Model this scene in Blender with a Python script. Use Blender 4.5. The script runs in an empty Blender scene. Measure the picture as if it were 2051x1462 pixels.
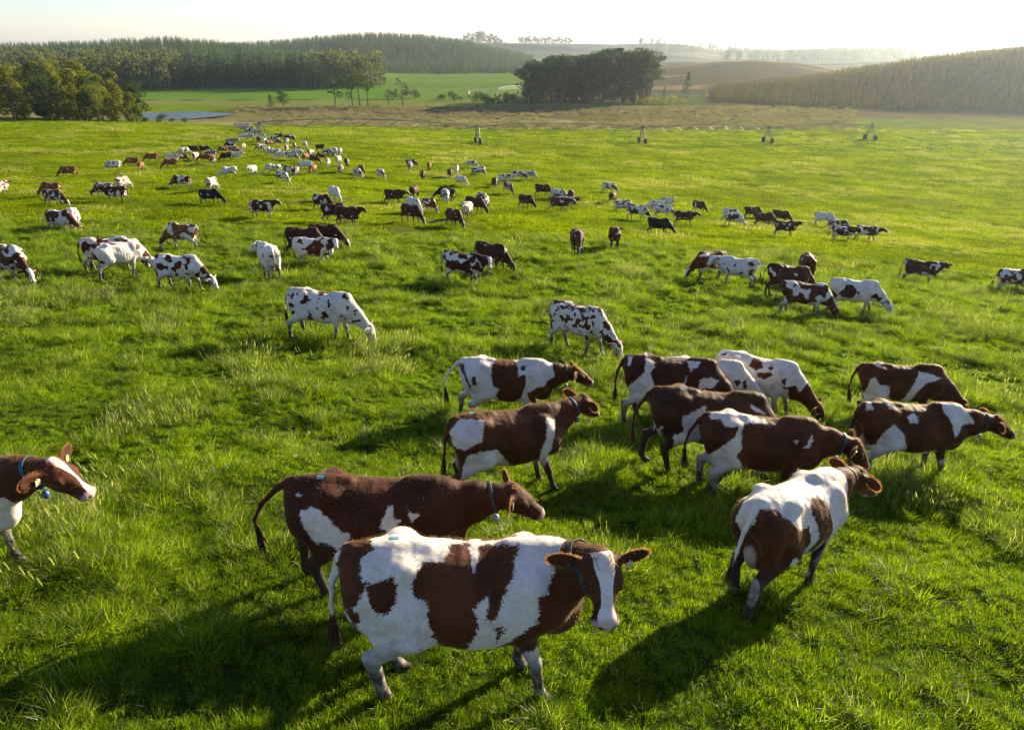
import bpy, bmesh, math, random
import numpy as np
from mathutils import Vector, Matrix
from mathutils.bvhtree import BVHTree

S = bpy.context.scene
COL = S.collection
R = math.radians

# ------------------------------------------------------------------ camera, light, exposure
cam = bpy.data.cameras.new('camera')
cam.sensor_width = 36.0
cam.lens = 36.0 * 1450.0 / 2051.0
cam.clip_start = 0.1
cam.clip_end = 20000.0
cam_o = bpy.data.objects.new('camera', cam)
cam_o.location = (0, 0, 0)
cam_o.rotation_euler = (R(90 - 23.52), 0, 0)
COL.objects.link(cam_o)
S.camera = cam_o

SUN_EL, SUN_AZ = 15.0, 44.0          # degrees above the horizon; degrees right of the view
world = bpy.data.worlds.new('World')
S.world = world
world.use_nodes = True
wn = world.node_tree
wn.nodes.clear()
sky = wn.nodes.new('ShaderNodeTexSky')
sky.sky_type = 'NISHITA'
sky.sun_disc = False
sky.sun_elevation = R(SUN_EL)
sky.sun_rotation = R(SUN_AZ)
sky.altitude = 1200
sky.air_density = 1.0
sky.dust_density = .9
sky.ozone_density = 1.7
bg = wn.nodes.new('ShaderNodeBackground')
bg.inputs[1].default_value = 0.072
wo = wn.nodes.new('ShaderNodeOutputWorld')
tint = wn.nodes.new('ShaderNodeMix'); tint.data_type = 'RGBA'; tint.blend_type = 'MULTIPLY'; tint.inputs[0].default_value = 1.0
tint.inputs[7].default_value = (1.02, .935, 1.04, 1)          # the camera's white balance
wn.links.new(sky.outputs[0], tint.inputs[6])
wn.links.new(tint.outputs[2], bg.inputs[0])
wn.links.new(bg.outputs[0], wo.inputs[0])

sun = bpy.data.lights.new('sun', 'SUN')
sun.energy = 5.0
sun.angle = R(0.53)
sun.color = (1.0, 0.85, 0.58)
sun_o = bpy.data.objects.new('sun', sun)
sd = Vector((math.sin(R(SUN_AZ)) * math.cos(R(SUN_EL)), math.cos(R(SUN_AZ)) * math.cos(R(SUN_EL)), math.sin(R(SUN_EL))))
sun_o.rotation_euler = sd.to_track_quat('Z', 'Y').to_euler()
sun_o.location = (60, 60, 60)
COL.objects.link(sun_o)

S.view_settings.view_transform = 'Standard'
S.view_settings.look = 'None'
S.view_settings.exposure = 1.58
S.view_settings.gamma = 1.0
S.cycles.max_bounces = 8
S.cycles.diffuse_bounces = 3
S.cycles.glossy_bounces = 2
S.cycles.transmission_bounces = 4
S.cycles.transparent_max_bounces = 4
S.cycles.volume_bounces = 1

# ------------------------------------------------------------------ noise helpers
_rs = np.random.RandomState(7)
_PERM = _rs.rand(256, 256).astype(np.float64)

def vnoise(x, y):
    """smooth value noise, -1..1, period 256"""
    xi = np.floor(x).astype(int); yi = np.floor(y).astype(int)
    fx = x - xi; fy = y - yi
    fx = fx * fx * (3 - 2 * fx); fy = fy * fy * (3 - 2 * fy)
    a = _PERM[xi % 256, yi % 256]; b = _PERM[(xi + 1) % 256, yi % 256]
    c = _PERM[xi % 256, (yi + 1) % 256]; d = _PERM[(xi + 1) % 256, (yi + 1) % 256]
    return 2 * ((a * (1 - fx) + b * fx) * (1 - fy) + (c * (1 - fx) + d * fx) * fy) - 1

def fbm(x, y, o=3):
    s = 0; a = 1.0; t = 0
    for i in range(o):
        s = s + a * vnoise(x * 2 ** i + 17.3 * i, y * 2 ** i + 9.1 * i); t += a; a *= 0.5
    return s / t

def sst(a, b, x):
    t = np.clip((x - a) / (b - a), 0, 1)
    return t * t * (3 - 2 * t)

#GROUND_BEGIN
# ------------------------------------------------------------------ lie of the land (camera height is z = 0)
_GY = np.array([0, 4, 8, 15, 25, 40, 60, 80, 100, 130, 175, 235, 290, 340, 9000.])
_GK = np.array([-1.4, -.7, -.35, 0, .35, .7, 1.4])
_GT = np.array([
    [-3.4, -3.5, -3.6, -3.7, -3.7, -3.8, -3.9],
    [-4.3, -4.42, -4.46, -4.53, -4.60, -4.65, -4.8],
    [-5.0, -5.20, -5.30, -5.40, -5.55, -5.70, -6.1],
    [-6.0, -6.32, -6.50, -6.85, -7.05, -7.35, -8.2],
    [-7.1, -7.55, -7.90, -8.45, -8.75, -9.40, -11.0],
    [-8.6, -9.30, -9.85, -10.4, -11.2, -12.6, -14.8],
    [-10.5, -11.4, -11.9, -12.8, -14.2, -15.8, -18.0],
    [-12.3, -13.2, -13.4, -15.2, -17.2, -19.0, -20.6],
    [-13.8, -14.6, -15.0, -16.8, -19.3, -21.0, -22.2],
    [-15.6, -16.0, -16.8, -18.9, -21.2, -22.6, -23.2],
    [-17.3, -17.4, -18.6, -20.6, -22.3, -23.5, -23.8],
    [-19.4, -19.2, -22.0, -23.3, -23.7, -24.0, -24.0],
    [-23.6, -23.6, -24.0, -24.0, -24.0, -24.0, -24.0],
    [-24, -24, -24, -24, -24, -24, -24],
    [-24, -24, -24, -24, -24, -24, -24]])

def _crest(k, pts):
    a = np.array(pts, float)
    return np.interp(k, a[:, 0], a[:, 1]), np.interp(k, a[:, 0], a[:, 2]), np.interp(k, a[:, 0], a[:, 3])

# each hill: bearing x/y, crest height, crest distance, foot distance
_HILLS = [
    [(-1.6, -8, 900, 470), (-.67, -6, 900, 520), (-.50, -1.5, 900, 520), (-.43, 0, 900, 525), (-.355, -4.5, 880, 530), (-.28, -12, 840, 550), (-.21, -20, 800, 570), (-.15, -24, 700, 600)],
    [(-.7, -24, 1400, 1000), (-.36, 1, 1400, 1000), (-.303, 6, 1400, 1000), (-.245, 13, 1400, 980), (-.18, 18.5, 1400, 960), (-.114, 17.5, 1400, 940), (-.069, 9, 1360, 930), (-.03, -4, 1280, 900), (.01, -13, 1180, 880), (.026, -17, 1060, 870), (.05, -24, 1000, 860)],
    [(-.3, -24, 2500, 1700), (-.1, 20, 2500, 1700), (-.04, 21, 2500, 1700), (.05, 19, 2500, 1700), (.13, 16, 2500, 1700), (.19, 17, 2500, 1700), (.235, 8, 2500, 1700), (.27, -6, 2400, 1800), (.34, -24, 2400, 1800)],
    [(.12, -20, 4200, 2700), (.25, 2, 4200, 2700), (.36, 1, 4200, 2700), (.40, 8, 4200, 2700), (.44, 12, 4200, 2700), (.53, 8, 4200, 2700), (.58, 0, 4200, 2700), (.66, 0, 4200, 2700), (1.6, 20, 4200, 2700)],
    [(.25, -24, 1900, 1300), (.33, -22, 1900, 1300), (.40, -14, 1900, 1300), (.5, -13, 1900, 1250), (.7, -16, 1900, 1250), (1.6, -14, 1900, 1250)],
    [(.12, -24, 800, 480), (.18, -17, 800, 450), (.22, -13.5, 800, 450), (.27, -10.5, 800, 450), (.31, -9.2, 800, 450), (.37, -13, 780, 450), (.43, -21, 760, 480), (.47, -24, 760, 500)],
    [(.24, -24, 500, 420), (.265, -22.5, 490, 385), (.31, -20.5, 480, 370), (.37, -17.5, 470, 345), (.45, -11.8, 450, 325), (.52, -7.0, 430, 310), (.60, -3.0, 410, 300), (.68, 1.5, 400, 290), (.9, 9, 400, 270), (1.6, 12, 420, 240)],
]

def ground0(x, y):
    """broad height of the land, numpy arrays; no small bumps"""
    x = np.asarray(x, float); y = np.asarray(y, float)
    yy = np.maximum(y, 0.02 + 0 * y)
    r = np.hypot(x, y)
    k = np.clip(x / np.maximum(y, 1e-3), -1.4, 1.4)
    k = np.where(y <= 0.5, np.sign(x) * 1.4, k)
    dist = np.where(np.abs(x) > 1.4 * y, r / math.sqrt(1 + 1.96), y)
    j = np.clip(np.searchsorted(_GY, dist) - 1, 0, len(_GY) - 2)
    t = (dist - _GY[j]) / (_GY[j + 1] - _GY[j])
    i = np.clip(np.searchsorted(_GK, k) - 1, 0, len(_GK) - 2)
    s = (k - _GK[i]) / (_GK[i + 1] - _GK[i]); s = s * s * (3 - 2 * s) * .5 + s * .5
    z = (_GT[j, i] * (1 - s) + _GT[j, i + 1] * s) * (1 - t) + (_GT[j + 1, i] * (1 - s) + _GT[j + 1, i + 1] * s) * t
    back = sst(0, -40, y)                                   # behind the viewpoint the hill goes on gently
    z = z * (1 - back) + (-4.0 - 0.004 * r) * back
    for n, h in enumerate(_HILLS):
        kk = x / np.maximum(y, 1e-3)
        zc, yc, yf = _crest(kk, h)
        f = sst(0, 1, (y - yf) / (yc - yf)) * (1 - 0.75 * sst(0, 1, (y - yc) / (yc * .6)))
        hh = -24 + (zc + 24) * f
        hh = np.where((y > 50), hh, -1e3)
        w = 2.0
        z = np.where(hh > -24.0 + 1e-6, np.where(z > -23.9, np.maximum(z, hh), np.maximum(z, hh)), z)
    return z

def ground(x, y):
    x = np.asarray(x, float); y = np.asarray(y, float)
    r = np.hypot(x, y)
    z = ground0(x, y)
    z = z + 0.14 * fbm(x / 3.3 + 40, y / 2.6 + 11, 3) * sst(2, 6, r) * (1 + .5 * sst(40, 90, r)) * (1 - .5 * sst(120, 240, r))
    z = z + 0.085 * fbm(x / .85, y / .85, 2) * (1 - sst(30, 60, r)) * sst(1, 3, r)
    z = z + 0.12 * fbm(x / 1.9 + 7, y / 1.5 + 3, 2) * sst(25, 50, r) * (1 - sst(110, 170, r))
    z = z + sst(450, 900, r) * 3.0 * fbm(x / 130., y / 130., 3)
    pond = sst(1.25, .95, np.hypot((x + 135) / 19.0, (y - 303) / 22.0))
    z = z * (1 - pond) + (-24.9) * pond
    return z
#GROUND_END

def gz(x, y):
    return float(ground(np.array([x]), np.array([y]))[0])

# ------------------------------------------------------------------ object helpers
def empty(name, loc, label=None, cat=None, group=None, rotz=0.0):
    o = bpy.data.objects.new(name, None)
    o.empty_display_size = 0.2
    o.location = loc
    o.rotation_euler = (0, 0, rotz)
    COL.objects.link(o)
    tag(o, label, cat, group)
    return o

def tag(o, label=None, cat=None, group=None, kind=None):
    if label: o['label'] = label
    if cat: o['category'] = cat
    if group: o['group'] = group
    if kind: o['kind'] = kind
    return o

def mesh_np(name, V, F, mat=None, smooth=True):
    """V (n,3) array, F list of faces or (m,3|4) array"""
    me = bpy.data.meshes.new(name)
    V = np.asarray(V, np.float32)
    if isinstance(F, np.ndarray):
        m, q = F.shape
        me.vertices.add(len(V)); me.vertices.foreach_set('co', V.ravel())
        me.loops.add(m * q); me.loops.foreach_set('vertex_index', F.astype(np.int32).ravel())
        me.polygons.add(m)
        me.polygons.foreach_set('loop_start', np.arange(0, m * q, q, dtype=np.int32))
        try: me.polygons.foreach_set('loop_total', np.full(m, q, np.int32))
        except Exception: pass
        me.update(calc_edges=True)
    else:
        me.from_pydata([tuple(v) for v in V], [], F)
    if smooth:
        me.polygons.foreach_set('use_smooth', np.ones(len(me.polygons), bool))
    if mat: me.materials.append(mat)
    me.update()
    return me

def link(name, me, parent=None, loc=None):
    o = bpy.data.objects.new(name, me)
    if parent is not None: o.parent = parent
    if loc is not None: o.location = loc
    COL.objects.link(o)
    return o

def copy_tree(src, name=None):
    c = src.copy(); COL.objects.link(c)
    for ch in src.children:
        d = ch.copy(); COL.objects.link(d); d.parent = c
        for g in ch.children:
            e = g.copy(); COL.objects.link(e); e.parent = d
    return c

class MB:
    """collects simple shapes into one mesh"""
    def __init__(s): s.v = []; s.f = []
    def tube(s, pts, rad, n=6, cap=True):
        pts = [Vector(p) for p in pts]
        if not hasattr(rad, '__len__'): rad = [rad] * len(pts)
        base = len(s.v)
        for i, p in enumerate(pts):
            d = (pts[min(i + 1, len(pts) - 1)] - pts[max(i - 1, 0)]).normalized()
            a = d.cross(Vector((0, 0, 1)))
            if a.length < 1e-3: a = d.cross(Vector((1, 0, 0)))
            a.normalize(); b = d.cross(a).normalized()
            for j in range(n):
                t = 2 * math.pi * j / n
                s.v.append(tuple(p + (a * math.cos(t) + b * math.sin(t)) * rad[i]))
        for i in range(len(pts) - 1):
            for j in range(n):
                q = base + i * n
                s.f.append((q + j, q + (j + 1) % n, q + n + (j + 1) % n, q + n + j))
        if cap:
            s.f.append(tuple(base + j for j in range(n))[::-1])
            s.f.append(tuple(base + (len(pts) - 1) * n + j for j in range(n)))
        return s
    def box(s, c, d, rot=None):
        b = len(s.v)
        for sx in (-1, 1):
            for sy in (-1, 1):
                for sz in (-1, 1):
                    v = Vector((sx * d[0] / 2, sy * d[1] / 2, sz * d[2] / 2))
                    if rot: v = rot @ v
                    s.v.append(tuple(Vector(c) + v))
        for q in ((0, 1, 3, 2), (4, 6, 7, 5), (0, 4, 5, 1), (2, 3, 7, 6), (0, 2, 6, 4), (1, 5, 7, 3)):
            s.f.append(tuple(b + i for i in q))
        return s
    def lathe(s, prof, n=16, axis='z', c=(0, 0, 0)):
        b = len(s.v)
        for r, z in prof:
            for j in range(n):
                t = 2 * math.pi * j / n
                p = (r * math.cos(t), r * math.sin(t), z)
                if axis == 'y': p = (p[0], p[2], p[1])
                if axis == 'x': p = (p[2], p[0], p[1])
                s.v.append((p[0] + c[0], p[1] + c[1], p[2] + c[2]))
        for i in range(len(prof) - 1):
            for j in range(n):
                q = b + i * n
                s.f.append((q + j, q + (j + 1) % n, q + n + (j + 1) % n, q + n + j))
        s.f.append(tuple(b + j for j in range(n))[::-1])
        s.f.append(tuple(b + (len(prof) - 1) * n + j for j in range(n)))
        return s
    def me(s, name, mat=None, smooth=False): return mesh_np(name, s.v, s.f, mat, smooth)
    def obj(s, name, mat, parent=None, smooth=False): return link(name, s.me(name, mat, smooth), parent)

# ------------------------------------------------------------------ materials
class NT:
    def __init__(s, name):
        s.m = bpy.data.materials.new(name); s.m.use_nodes = True
        s.t = s.m.node_tree; s.t.nodes.clear()
        s.out = s.t.nodes.new('ShaderNodeOutputMaterial')
    def n(s, typ, **kw):
        x = s.t.nodes.new('ShaderNode' + typ)
        for k, v in kw.items(): setattr(x, k, v)
        return x
    def l(s, a, b): s.t.links.new(a, b)
    def setin(s, sock, v):
        if hasattr(v, 'is_output'): s.l(v, sock)
        else:
            if hasattr(sock.default_value, '__len__') and hasattr(v, '__len__') and len(sock.default_value) == 4 and len(v) == 3: v = (*v, 1)
            sock.default_value = v
    def math(s, op, a, b=0.5, c=0.5, clamp=False):
        x = s.n('Math', operation=op, use_clamp=clamp)
        s.setin(x.inputs[0], a); s.setin(x.inputs[1], b)
        if len(x.inputs) > 2: s.setin(x.inputs[2], c)
        return x.outputs[0]
    def mix(s, f, a, b, typ='MIX'):
        x = s.n('Mix', data_type='RGBA', blend_type=typ)
        s.setin(x.inputs[0], f); s.setin(x.inputs[6], a); s.setin(x.inputs[7], b)
        return x.outputs[2]
    def noise(s, vec, scale, detail=3, rough=.55, dist=0.0, dim='3D'):
        x = s.n('TexNoise', noise_dimensions=dim)
        x.inputs['Scale'].default_value = scale; x.inputs['Detail'].default_value = detail
        x.inputs['Roughness'].default_value = rough; x.inputs['Distortion'].default_value = dist
        if vec is not None: s.l(vec, x.inputs['Vector'])
        return x.outputs[0]
    def ramp(s, f, lo, hi):
        x = s.n('MapRange', interpolation_type='SMOOTHSTEP')
        s.setin(x.inputs[0], f); x.inputs[1].default_value = lo; x.inputs[2].default_value = hi
        return x.outputs[0]
    def attr(s, name, typ='GEOMETRY'):
        return s.n('Attribute', attribute_name=name, attribute_type=typ)
    def princ(s, col, rough=.7, **kw):
        p = s.n('BsdfPrincipled')
        s.setin(p.inputs['Base Color'], col); s.setin(p.inputs['Roughness'], rough)
        for k, v in kw.items(): s.setin(p.inputs[k.replace('_', ' ')], v)
        return p
    def bump(s, h, strength=.3, dist=.02):
        b = s.n('Bump'); b.inputs['Strength'].default_value = strength; b.inputs['Distance'].default_value = dist
        s.l(h, b.inputs['Height']); return b.outputs[0]
    def end(s, sh):
        s.l(sh, s.out.inputs[0]); return s.m

def simple(name, col, rough=.7, metal=0.0, var=.25, scale=6.0, bump=.15, **kw):
    g = NT(name)
    tc = g.n('TexCoord')
    nz = g.noise(tc.outputs['Object'], scale, 4, .6)
    c = g.mix(g.ramp(nz, .3, .7), tuple(x * (1 - var) for x in col), tuple(min(1, x * (1 + var)) for x in col))
    p = g.princ(c, rough, Metallic=metal, **kw)
    if bump: g.l(g.bump(nz, bump, .01), p.inputs['Normal'])
    return g.end(p.outputs[0])

# ground: colour of each zone is carried by the mesh, grain by noise
g = NT('turf_and_soil')
at_ = g.attr('tint')
geo = g.n('NewGeometry')
n1 = g.noise(geo.outputs['Position'], .9, 5, .62)
n2 = g.noise(geo.outputs['Position'], .09, 4, .6)
n3 = g.noise(geo.outputs['Position'], 6.0, 3, .6)
mul = g.math('ADD', g.math('MULTIPLY', n1, .9), g.math('MULTIPLY', n2, .8))
mul = g.math('ADD', mul, g.math('MULTIPLY', n3, .3))
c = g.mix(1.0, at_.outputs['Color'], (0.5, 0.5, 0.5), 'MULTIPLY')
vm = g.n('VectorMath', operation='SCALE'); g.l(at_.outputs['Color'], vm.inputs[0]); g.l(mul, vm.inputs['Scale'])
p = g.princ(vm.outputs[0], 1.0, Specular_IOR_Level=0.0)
g.l(g.bump(g.math('ADD', n1, n3), .5, .12), p.inputs['Normal'])
M_GROUND = g.end(p.outputs[0])

def leaf_mat(name, dark, light, straw=None, trans=.45, gloss=.12, scale=.35, rnd=.5, lum=1.0):
    """leaves and blades: light comes through them, colour drifts over the ground and from one to the next"""
    g = NT(name)
    geo = g.n('NewGeometry'); oi = g.n('ObjectInfo')
    n1 = g.noise(geo.outputs['Position'], scale, 3, .6)
    f = g.math('ADD', g.math('MULTIPLY', g.ramp(n1, .3, .7), 1 - rnd), g.math('MULTIPLY', oi.outputs['Random'], rnd))
    c = g.mix(f, dark, light)
    if straw:
        a = g.attr('straw')
        c = g.mix(a.outputs['Fac'], c, straw)
        tn = g.attr('tone').outputs['Fac']
        c = g.mix(1.0, c, g.mix(tn, (.28, .38, .4), (1.75, 1.6, 1.3)), 'MULTIPLY')
    d = g.n('BsdfDiffuse'); g.l(c, d.inputs[0])
    t = g.n('BsdfTranslucent')
    tc = g.mix(.5, c, g.mix(1.0, c, (1.3, 1.4, .4), 'MULTIPLY')); g.l(tc, t.inputs[0])
    m1 = g.n('MixShader'); m1.inputs[0].default_value = trans; g.l(d.outputs[0], m1.inputs[1]); g.l(t.outputs[0], m1.inputs[2])
    if gloss <= 0: return g.end(m1.outputs[0])
    gl = g.n('BsdfGlossy'); gl.inputs['Roughness'].default_value = .5; gl.inputs[0].default_value = (1, 1, 1, 1)
    fr = g.n('Fresnel'); fr.inputs[0].default_value = 1.4
    m2 = g.n('MixShader'); g.l(g.math('MULTIPLY', fr.outputs[0], gloss), m2.inputs[0]); g.l(m1.outputs[0], m2.inputs[1]); g.l(gl.outputs[0], m2.inputs[2])
    return g.end(m2.outputs[0])

M_GRASS = leaf_mat('grass_blades', (.080, .135, .003), (.245, .365, .002), straw=(.34, .36, .14), trans=.56, gloss=.035, scale=.7, rnd=.35)
M_FARGRASS = leaf_mat('pasture_tufts', (.090, .140, .003), (.280, .350, .002), straw=(.34, .33, .13), trans=.58, gloss=.0, scale=.12, rnd=.35)
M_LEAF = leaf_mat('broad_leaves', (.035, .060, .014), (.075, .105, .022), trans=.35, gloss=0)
M_LEAF_Y = leaf_mat('sun_tinted_wood_leaves', (.10, .12, .016), (.22, .22, .025), trans=.45, gloss=0)  # lighter, yellower leaf colour, with the sunlight on the wood put into it
M_GUM = leaf_mat('gum_leaves', (.038, .064, .030), (.090, .120, .050), trans=.38, gloss=0)
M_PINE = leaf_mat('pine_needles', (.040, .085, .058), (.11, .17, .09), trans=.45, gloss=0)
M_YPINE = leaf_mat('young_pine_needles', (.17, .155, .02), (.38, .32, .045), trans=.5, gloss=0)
M_PINE2 = leaf_mat('sun_tinted_pine_needles', (.105, .170, .095), (.23, .30, .14), trans=.5, gloss=0, scale=.02)  # lit copy of the pine needles: sunlit, hazy brightness put into the colour
M_BARK = simple('bark', (.12, .085, .06), .9, scale=3, bump=.4)
M_STEEL = simple('galvanised_steel', (.19, .19, .18), .6, .3, bump=0)
M_WHITEMETAL = simple('pale_metal', (.7, .68, .62), .5, .2, bump=0)
M_RUBBER = simple('tyre_rubber', (.025, .025, .027), .8)
M_POST = simple('weathered_post', (.13, .11, .09), .9)
M_CONC = simple('trough_concrete', (.20, .20, .19), .9)
M_EYE = simple('eye_gloss', (.012, .008, .006), .12, var=.1, bump=0)
M_NOSTRIL = simple('nostril', (.05, .025, .022), .6, bump=0)
M_STRAP = simple('collar_strap', (.03, .038, .05), .7, bump=0)
M_STRAPBLUE = simple('blue_collar_strap', (.03, .075, .13), .6, bump=0)
M_TAGY = simple('ear_tag_plastic', (.62, .52, .28), .45, var=.1, bump=0)
M_PEND = simple('pendant_plastic', (.32, .38, .45), .4, bump=0)
M_PENDB = simple('blue_pendant_plastic', (.03, .09, .26), .4, bump=0)
M_STICKB = simple('blue_sticker', (.10, .24, .34), .5, bump=0)
M_STICKG = simple('green_sticker', (.06, .36, .18), .5, bump=0)
M_HAIR = leaf_mat('ginger_hair', (.30, .13, .035), (.50, .26, .08), trans=.65, gloss=.05, scale=9, rnd=0)
M_HAIRD = simple('dark_tail_hair', (.07, .032, .016), .8, bump=0, scale=30)

# cow coat: patches either traced on the hide (hero_coat) or grown from noise with each cow's own seed
def coat_material():
    g = NT('cow_coat')
    tc = g.n('TexCoord')
    oc = tc.outputs['Object']
    seed = g.attr('coat_seed', 'OBJECT').outputs['Fac']
    white = g.attr('coat_white', 'OBJECT').outputs['Fac']
    hero = g.attr('coat_hero', 'OBJECT').outputs['Fac']
    blz = g.attr('coat_blaze', 'OBJECT').outputs['Fac']
    rgb = g.attr('coat_rgb', 'OBJECT').outputs['Vector']
    cscale = g.attr('coat_scale', 'OBJECT').outputs['Fac']
    patch = g.attr('patch').outputs['Fac']
    zone = g.attr('zone')
    sep = g.n('SeparateColor'); g.l(zone.outputs['Color'], sep.inputs[0])
    headw, pink, dirt = sep.outputs[0], sep.outputs[1], sep.outputs[2]
    face = g.attr('blaze').outputs['Fac']
    off = g.n('CombineXYZ'); g.l(seed, off.inputs[0]); g.l(g.math('MULTIPLY', seed, 1.7), off.inputs[1]); g.l(g.math('MULTIPLY', seed, .6), off.inputs[2])
    va = g.n('VectorMath', operation='ADD'); g.l(oc, va.inputs[0]); g.l(off.outputs[0], va.inputs[1])
    vs = g.n('VectorMath', operation='SCALE'); g.l(va.outputs[0], vs.inputs[0]); g.l(cscale, vs.inputs['Scale'])
    big = g.noise(vs.outputs[0], 1.0, 1.5, .45, .3)
    fine = g.noise(va.outputs[0], 16, 4, .65)
    fine2 = g.noise(va.outputs[0], 55, 2, .6)
    edge = g.math('ADD', g.math('MULTIPLY', g.math('SUBTRACT', fine, .5), .16), g.math('MULTIPLY', g.math('SUBTRACT', fine2, .5), .06))
    hm = g.n('Mapping'); hm.inputs['Scale'].default_value = (1.0, 2.5, .55); g.l(va.outputs[0], hm.inputs[0])
    edge = g.math('ADD', edge, g.math('MULTIPLY', g.math('SUBTRACT', g.noise(hm.outputs[0], 95, 2, .6), .5), .09))
    # noise coat: >0 means coloured
    thr = g.math('ADD', g.math('MULTIPLY', white, .38), .29)
    fld = g.math('SUBTRACT', big, thr)
    sxyz = g.n('SeparateXYZ'); g.l(oc, sxyz.inputs[0])
    low = g.math('MULTIPLY', g.ramp(sxyz.outputs[2], .85, .35), g.math('MULTIPLY', g.ramp(white, .05, .3), .22))
    fld = g.math('SUBTRACT', fld, low)
    hw = g.math('MULTIPLY', headw, g.math('MULTIPLY', g.math('SUBTRACT', .86, white), .5))
    fld = g.math('ADD', fld, hw)
    fld = g.math('ADD', fld, g.math('MULTIPLY', edge, .22))
    f_noise = g.ramp(fld, -.006, .006)
    f_hero = g.ramp(g.math('ADD', patch, g.math('MULTIPLY', edge, .62)), -.006, .006)
    col_f = g.math('ADD', g.math('MULTIPLY', f_hero, hero), g.math('MULTIPLY', f_noise, g.math('SUBTRACT', 1.0, hero)))
    bl = g.ramp(g.math('ADD', g.math('ADD', face, g.math('MULTIPLY', edge, .12)), g.math('MULTIPLY', g.math('SUBTRACT', blz, 1), .07)), -.002, .002)
    bl = g.math('MULTIPLY', bl, g.ramp(blz, .05, .1))
    col_f = g.math('MULTIPLY', col_f, g.math('SUBTRACT', 1.0, bl))
    brown = g.mix(g.ramp(g.noise(va.outputs[0], 3.0, 4, .6), .3, .7), g.mix(1.0, rgb, (.7, .66, .62), 'MULTIPLY'), g.mix(1.0, rgb, (1.35, 1.3, 1.3), 'MULTIPLY'))
    wht = g.mix(g.ramp(g.noise(va.outputs[0], 5.0, 5, .65), .35, .75), (.72, .68, .62), (.58, .50, .42))
    hide = g.mix(col_f, wht, brown)
    hide = g.mix(pink, hide, (.50, .35, .30))
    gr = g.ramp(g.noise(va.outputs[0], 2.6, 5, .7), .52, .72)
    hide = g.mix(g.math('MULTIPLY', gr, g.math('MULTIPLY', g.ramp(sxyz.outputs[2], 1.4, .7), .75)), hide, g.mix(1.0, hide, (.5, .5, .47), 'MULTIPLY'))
    mud = g.noise(va.outputs[0], 9.0, 4, .6)
    hide = g.mix(g.math('MULTIPLY', dirt, g.ramp(mud, .12, .6)), hide, (.052, .042, .032))
    darkz = g.attr('dark').outputs['Fac']
    hide = g.mix(darkz, hide, (.02, .014, .012))
    strand = g.n('Mapping'); strand.inputs['Scale'].default_value = (6, 40, 40); g.l(oc, strand.inputs[0])
    hn = g.noise(strand.outputs[0], 4.0, 3, .7)
    hide = g.mix(.35, hide, g.mix(1.0, hide, g.mix(hn, (.6, .6, .6), (1.4, 1.4, 1.4)), 'MULTIPLY'))
    ribs = g.n('TexWave', wave_type='BANDS', bands_direction='X')
    ribs.inputs['Scale'].default_value = 3.1; ribs.inputs['Distortion'].default_value = 1.2
    g.l(oc, ribs.inputs[0])
    side = g.math('MULTIPLY', g.ramp(sxyz.outputs[0], .45, .1), g.ramp(sxyz.outputs[0], -.55, -.25))
    big2 = g.noise(oc, 5, 2, .5)
    h = g.math('ADD', g.math('MULTIPLY', hn, .10), g.math('MULTIPLY', g.math('MULTIPLY', ribs.outputs[1], side), .11))
    h = g.math('ADD', h, g.math('MULTIPLY', big2, 1.3))
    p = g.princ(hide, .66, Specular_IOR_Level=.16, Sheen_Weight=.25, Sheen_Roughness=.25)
    g.setin(p.inputs['Sheen Tint'], (1.0, .72, .4))
    g.l(g.bump(h, .8, .04), p.inputs['Normal'])
    return g.end(p.outputs[0])
M_COAT = coat_material()

# ------------------------------------------------------------------ cows: one continuous skin grown from limbs and torso
def surface_nets(f, origin, h):
    ins = f < 0
    nx, ny, nz = f.shape
    cnt = np.zeros((nx - 1, ny - 1, nz - 1), np.uint8)
    for a in (0, 1):
        for b in (0, 1):
            for c in (0, 1):
                cnt += ins[a:nx - 1 + a, b:ny - 1 + b, c:nz - 1 + c]
    act = (cnt > 0) & (cnt < 8)
    I, J, K = np.nonzero(act)
    idx = -np.ones(act.shape, np.int64); idx[I, J, K] = np.arange(len(I))
    P = np.zeros((len(I), 3)); N = np.zeros(len(I))
    cr = [(a, b, c) for a in (0, 1) for b in (0, 1) for c in (0, 1)]
    for p in cr:
        for q in cr:
            if sum(abs(u - v) for u, v in zip(p, q)) == 1 and p < q:
                f0 = f[I + p[0], J + p[1], K + p[2]]; f1 = f[I + q[0], J + q[1], K + q[2]]
                m = (f0 < 0) != (f1 < 0)
                t = np.where(m, f0 / np.where(m, f0 - f1, 1), 0)
                for ax in range(3):
                    P[:, ax] += np.where(m, p[ax] + t * (q[ax] - p[ax]), 0)
                N += m
    P = (P / N[:, None] + np.stack([I, J, K], 1)) * h + origin
    quads = []
    for ax in range(3):
        sl0 = [slice(1, -1)] * 3; sl1 = [slice(1, -1)] * 3
        sl0[ax] = slice(0, -1); sl1[ax] = slice(1, None)
        a = ins[tuple(sl0)]; b = ins[tuple(sl1)]
        E = np.nonzero(a != b)
        sgn = a[E]
        e = [E[0] + (ax != 0), E[1] + (ax != 1), E[2] + (ax != 2)]
        u, v = (ax + 1) % 3, (ax + 2) % 3
        q = []
        for du, dv in ((-1, -1), (0, -1), (0, 0), (-1, 0)):
            w = [e[0].copy(), e[1].copy(), e[2].copy()]
            w[u] = w[u] + du; w[v] = w[v] + dv
            q.append(idx[w[0], w[1], w[2]])
        q = np.stack(q, 1)
        q = np.where(sgn[:, None], q, q[:, ::-1])
        quads.append(q)
    Q = np.concatenate(quads)
    return P, Q[(Q >= 0).all(1)]

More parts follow.
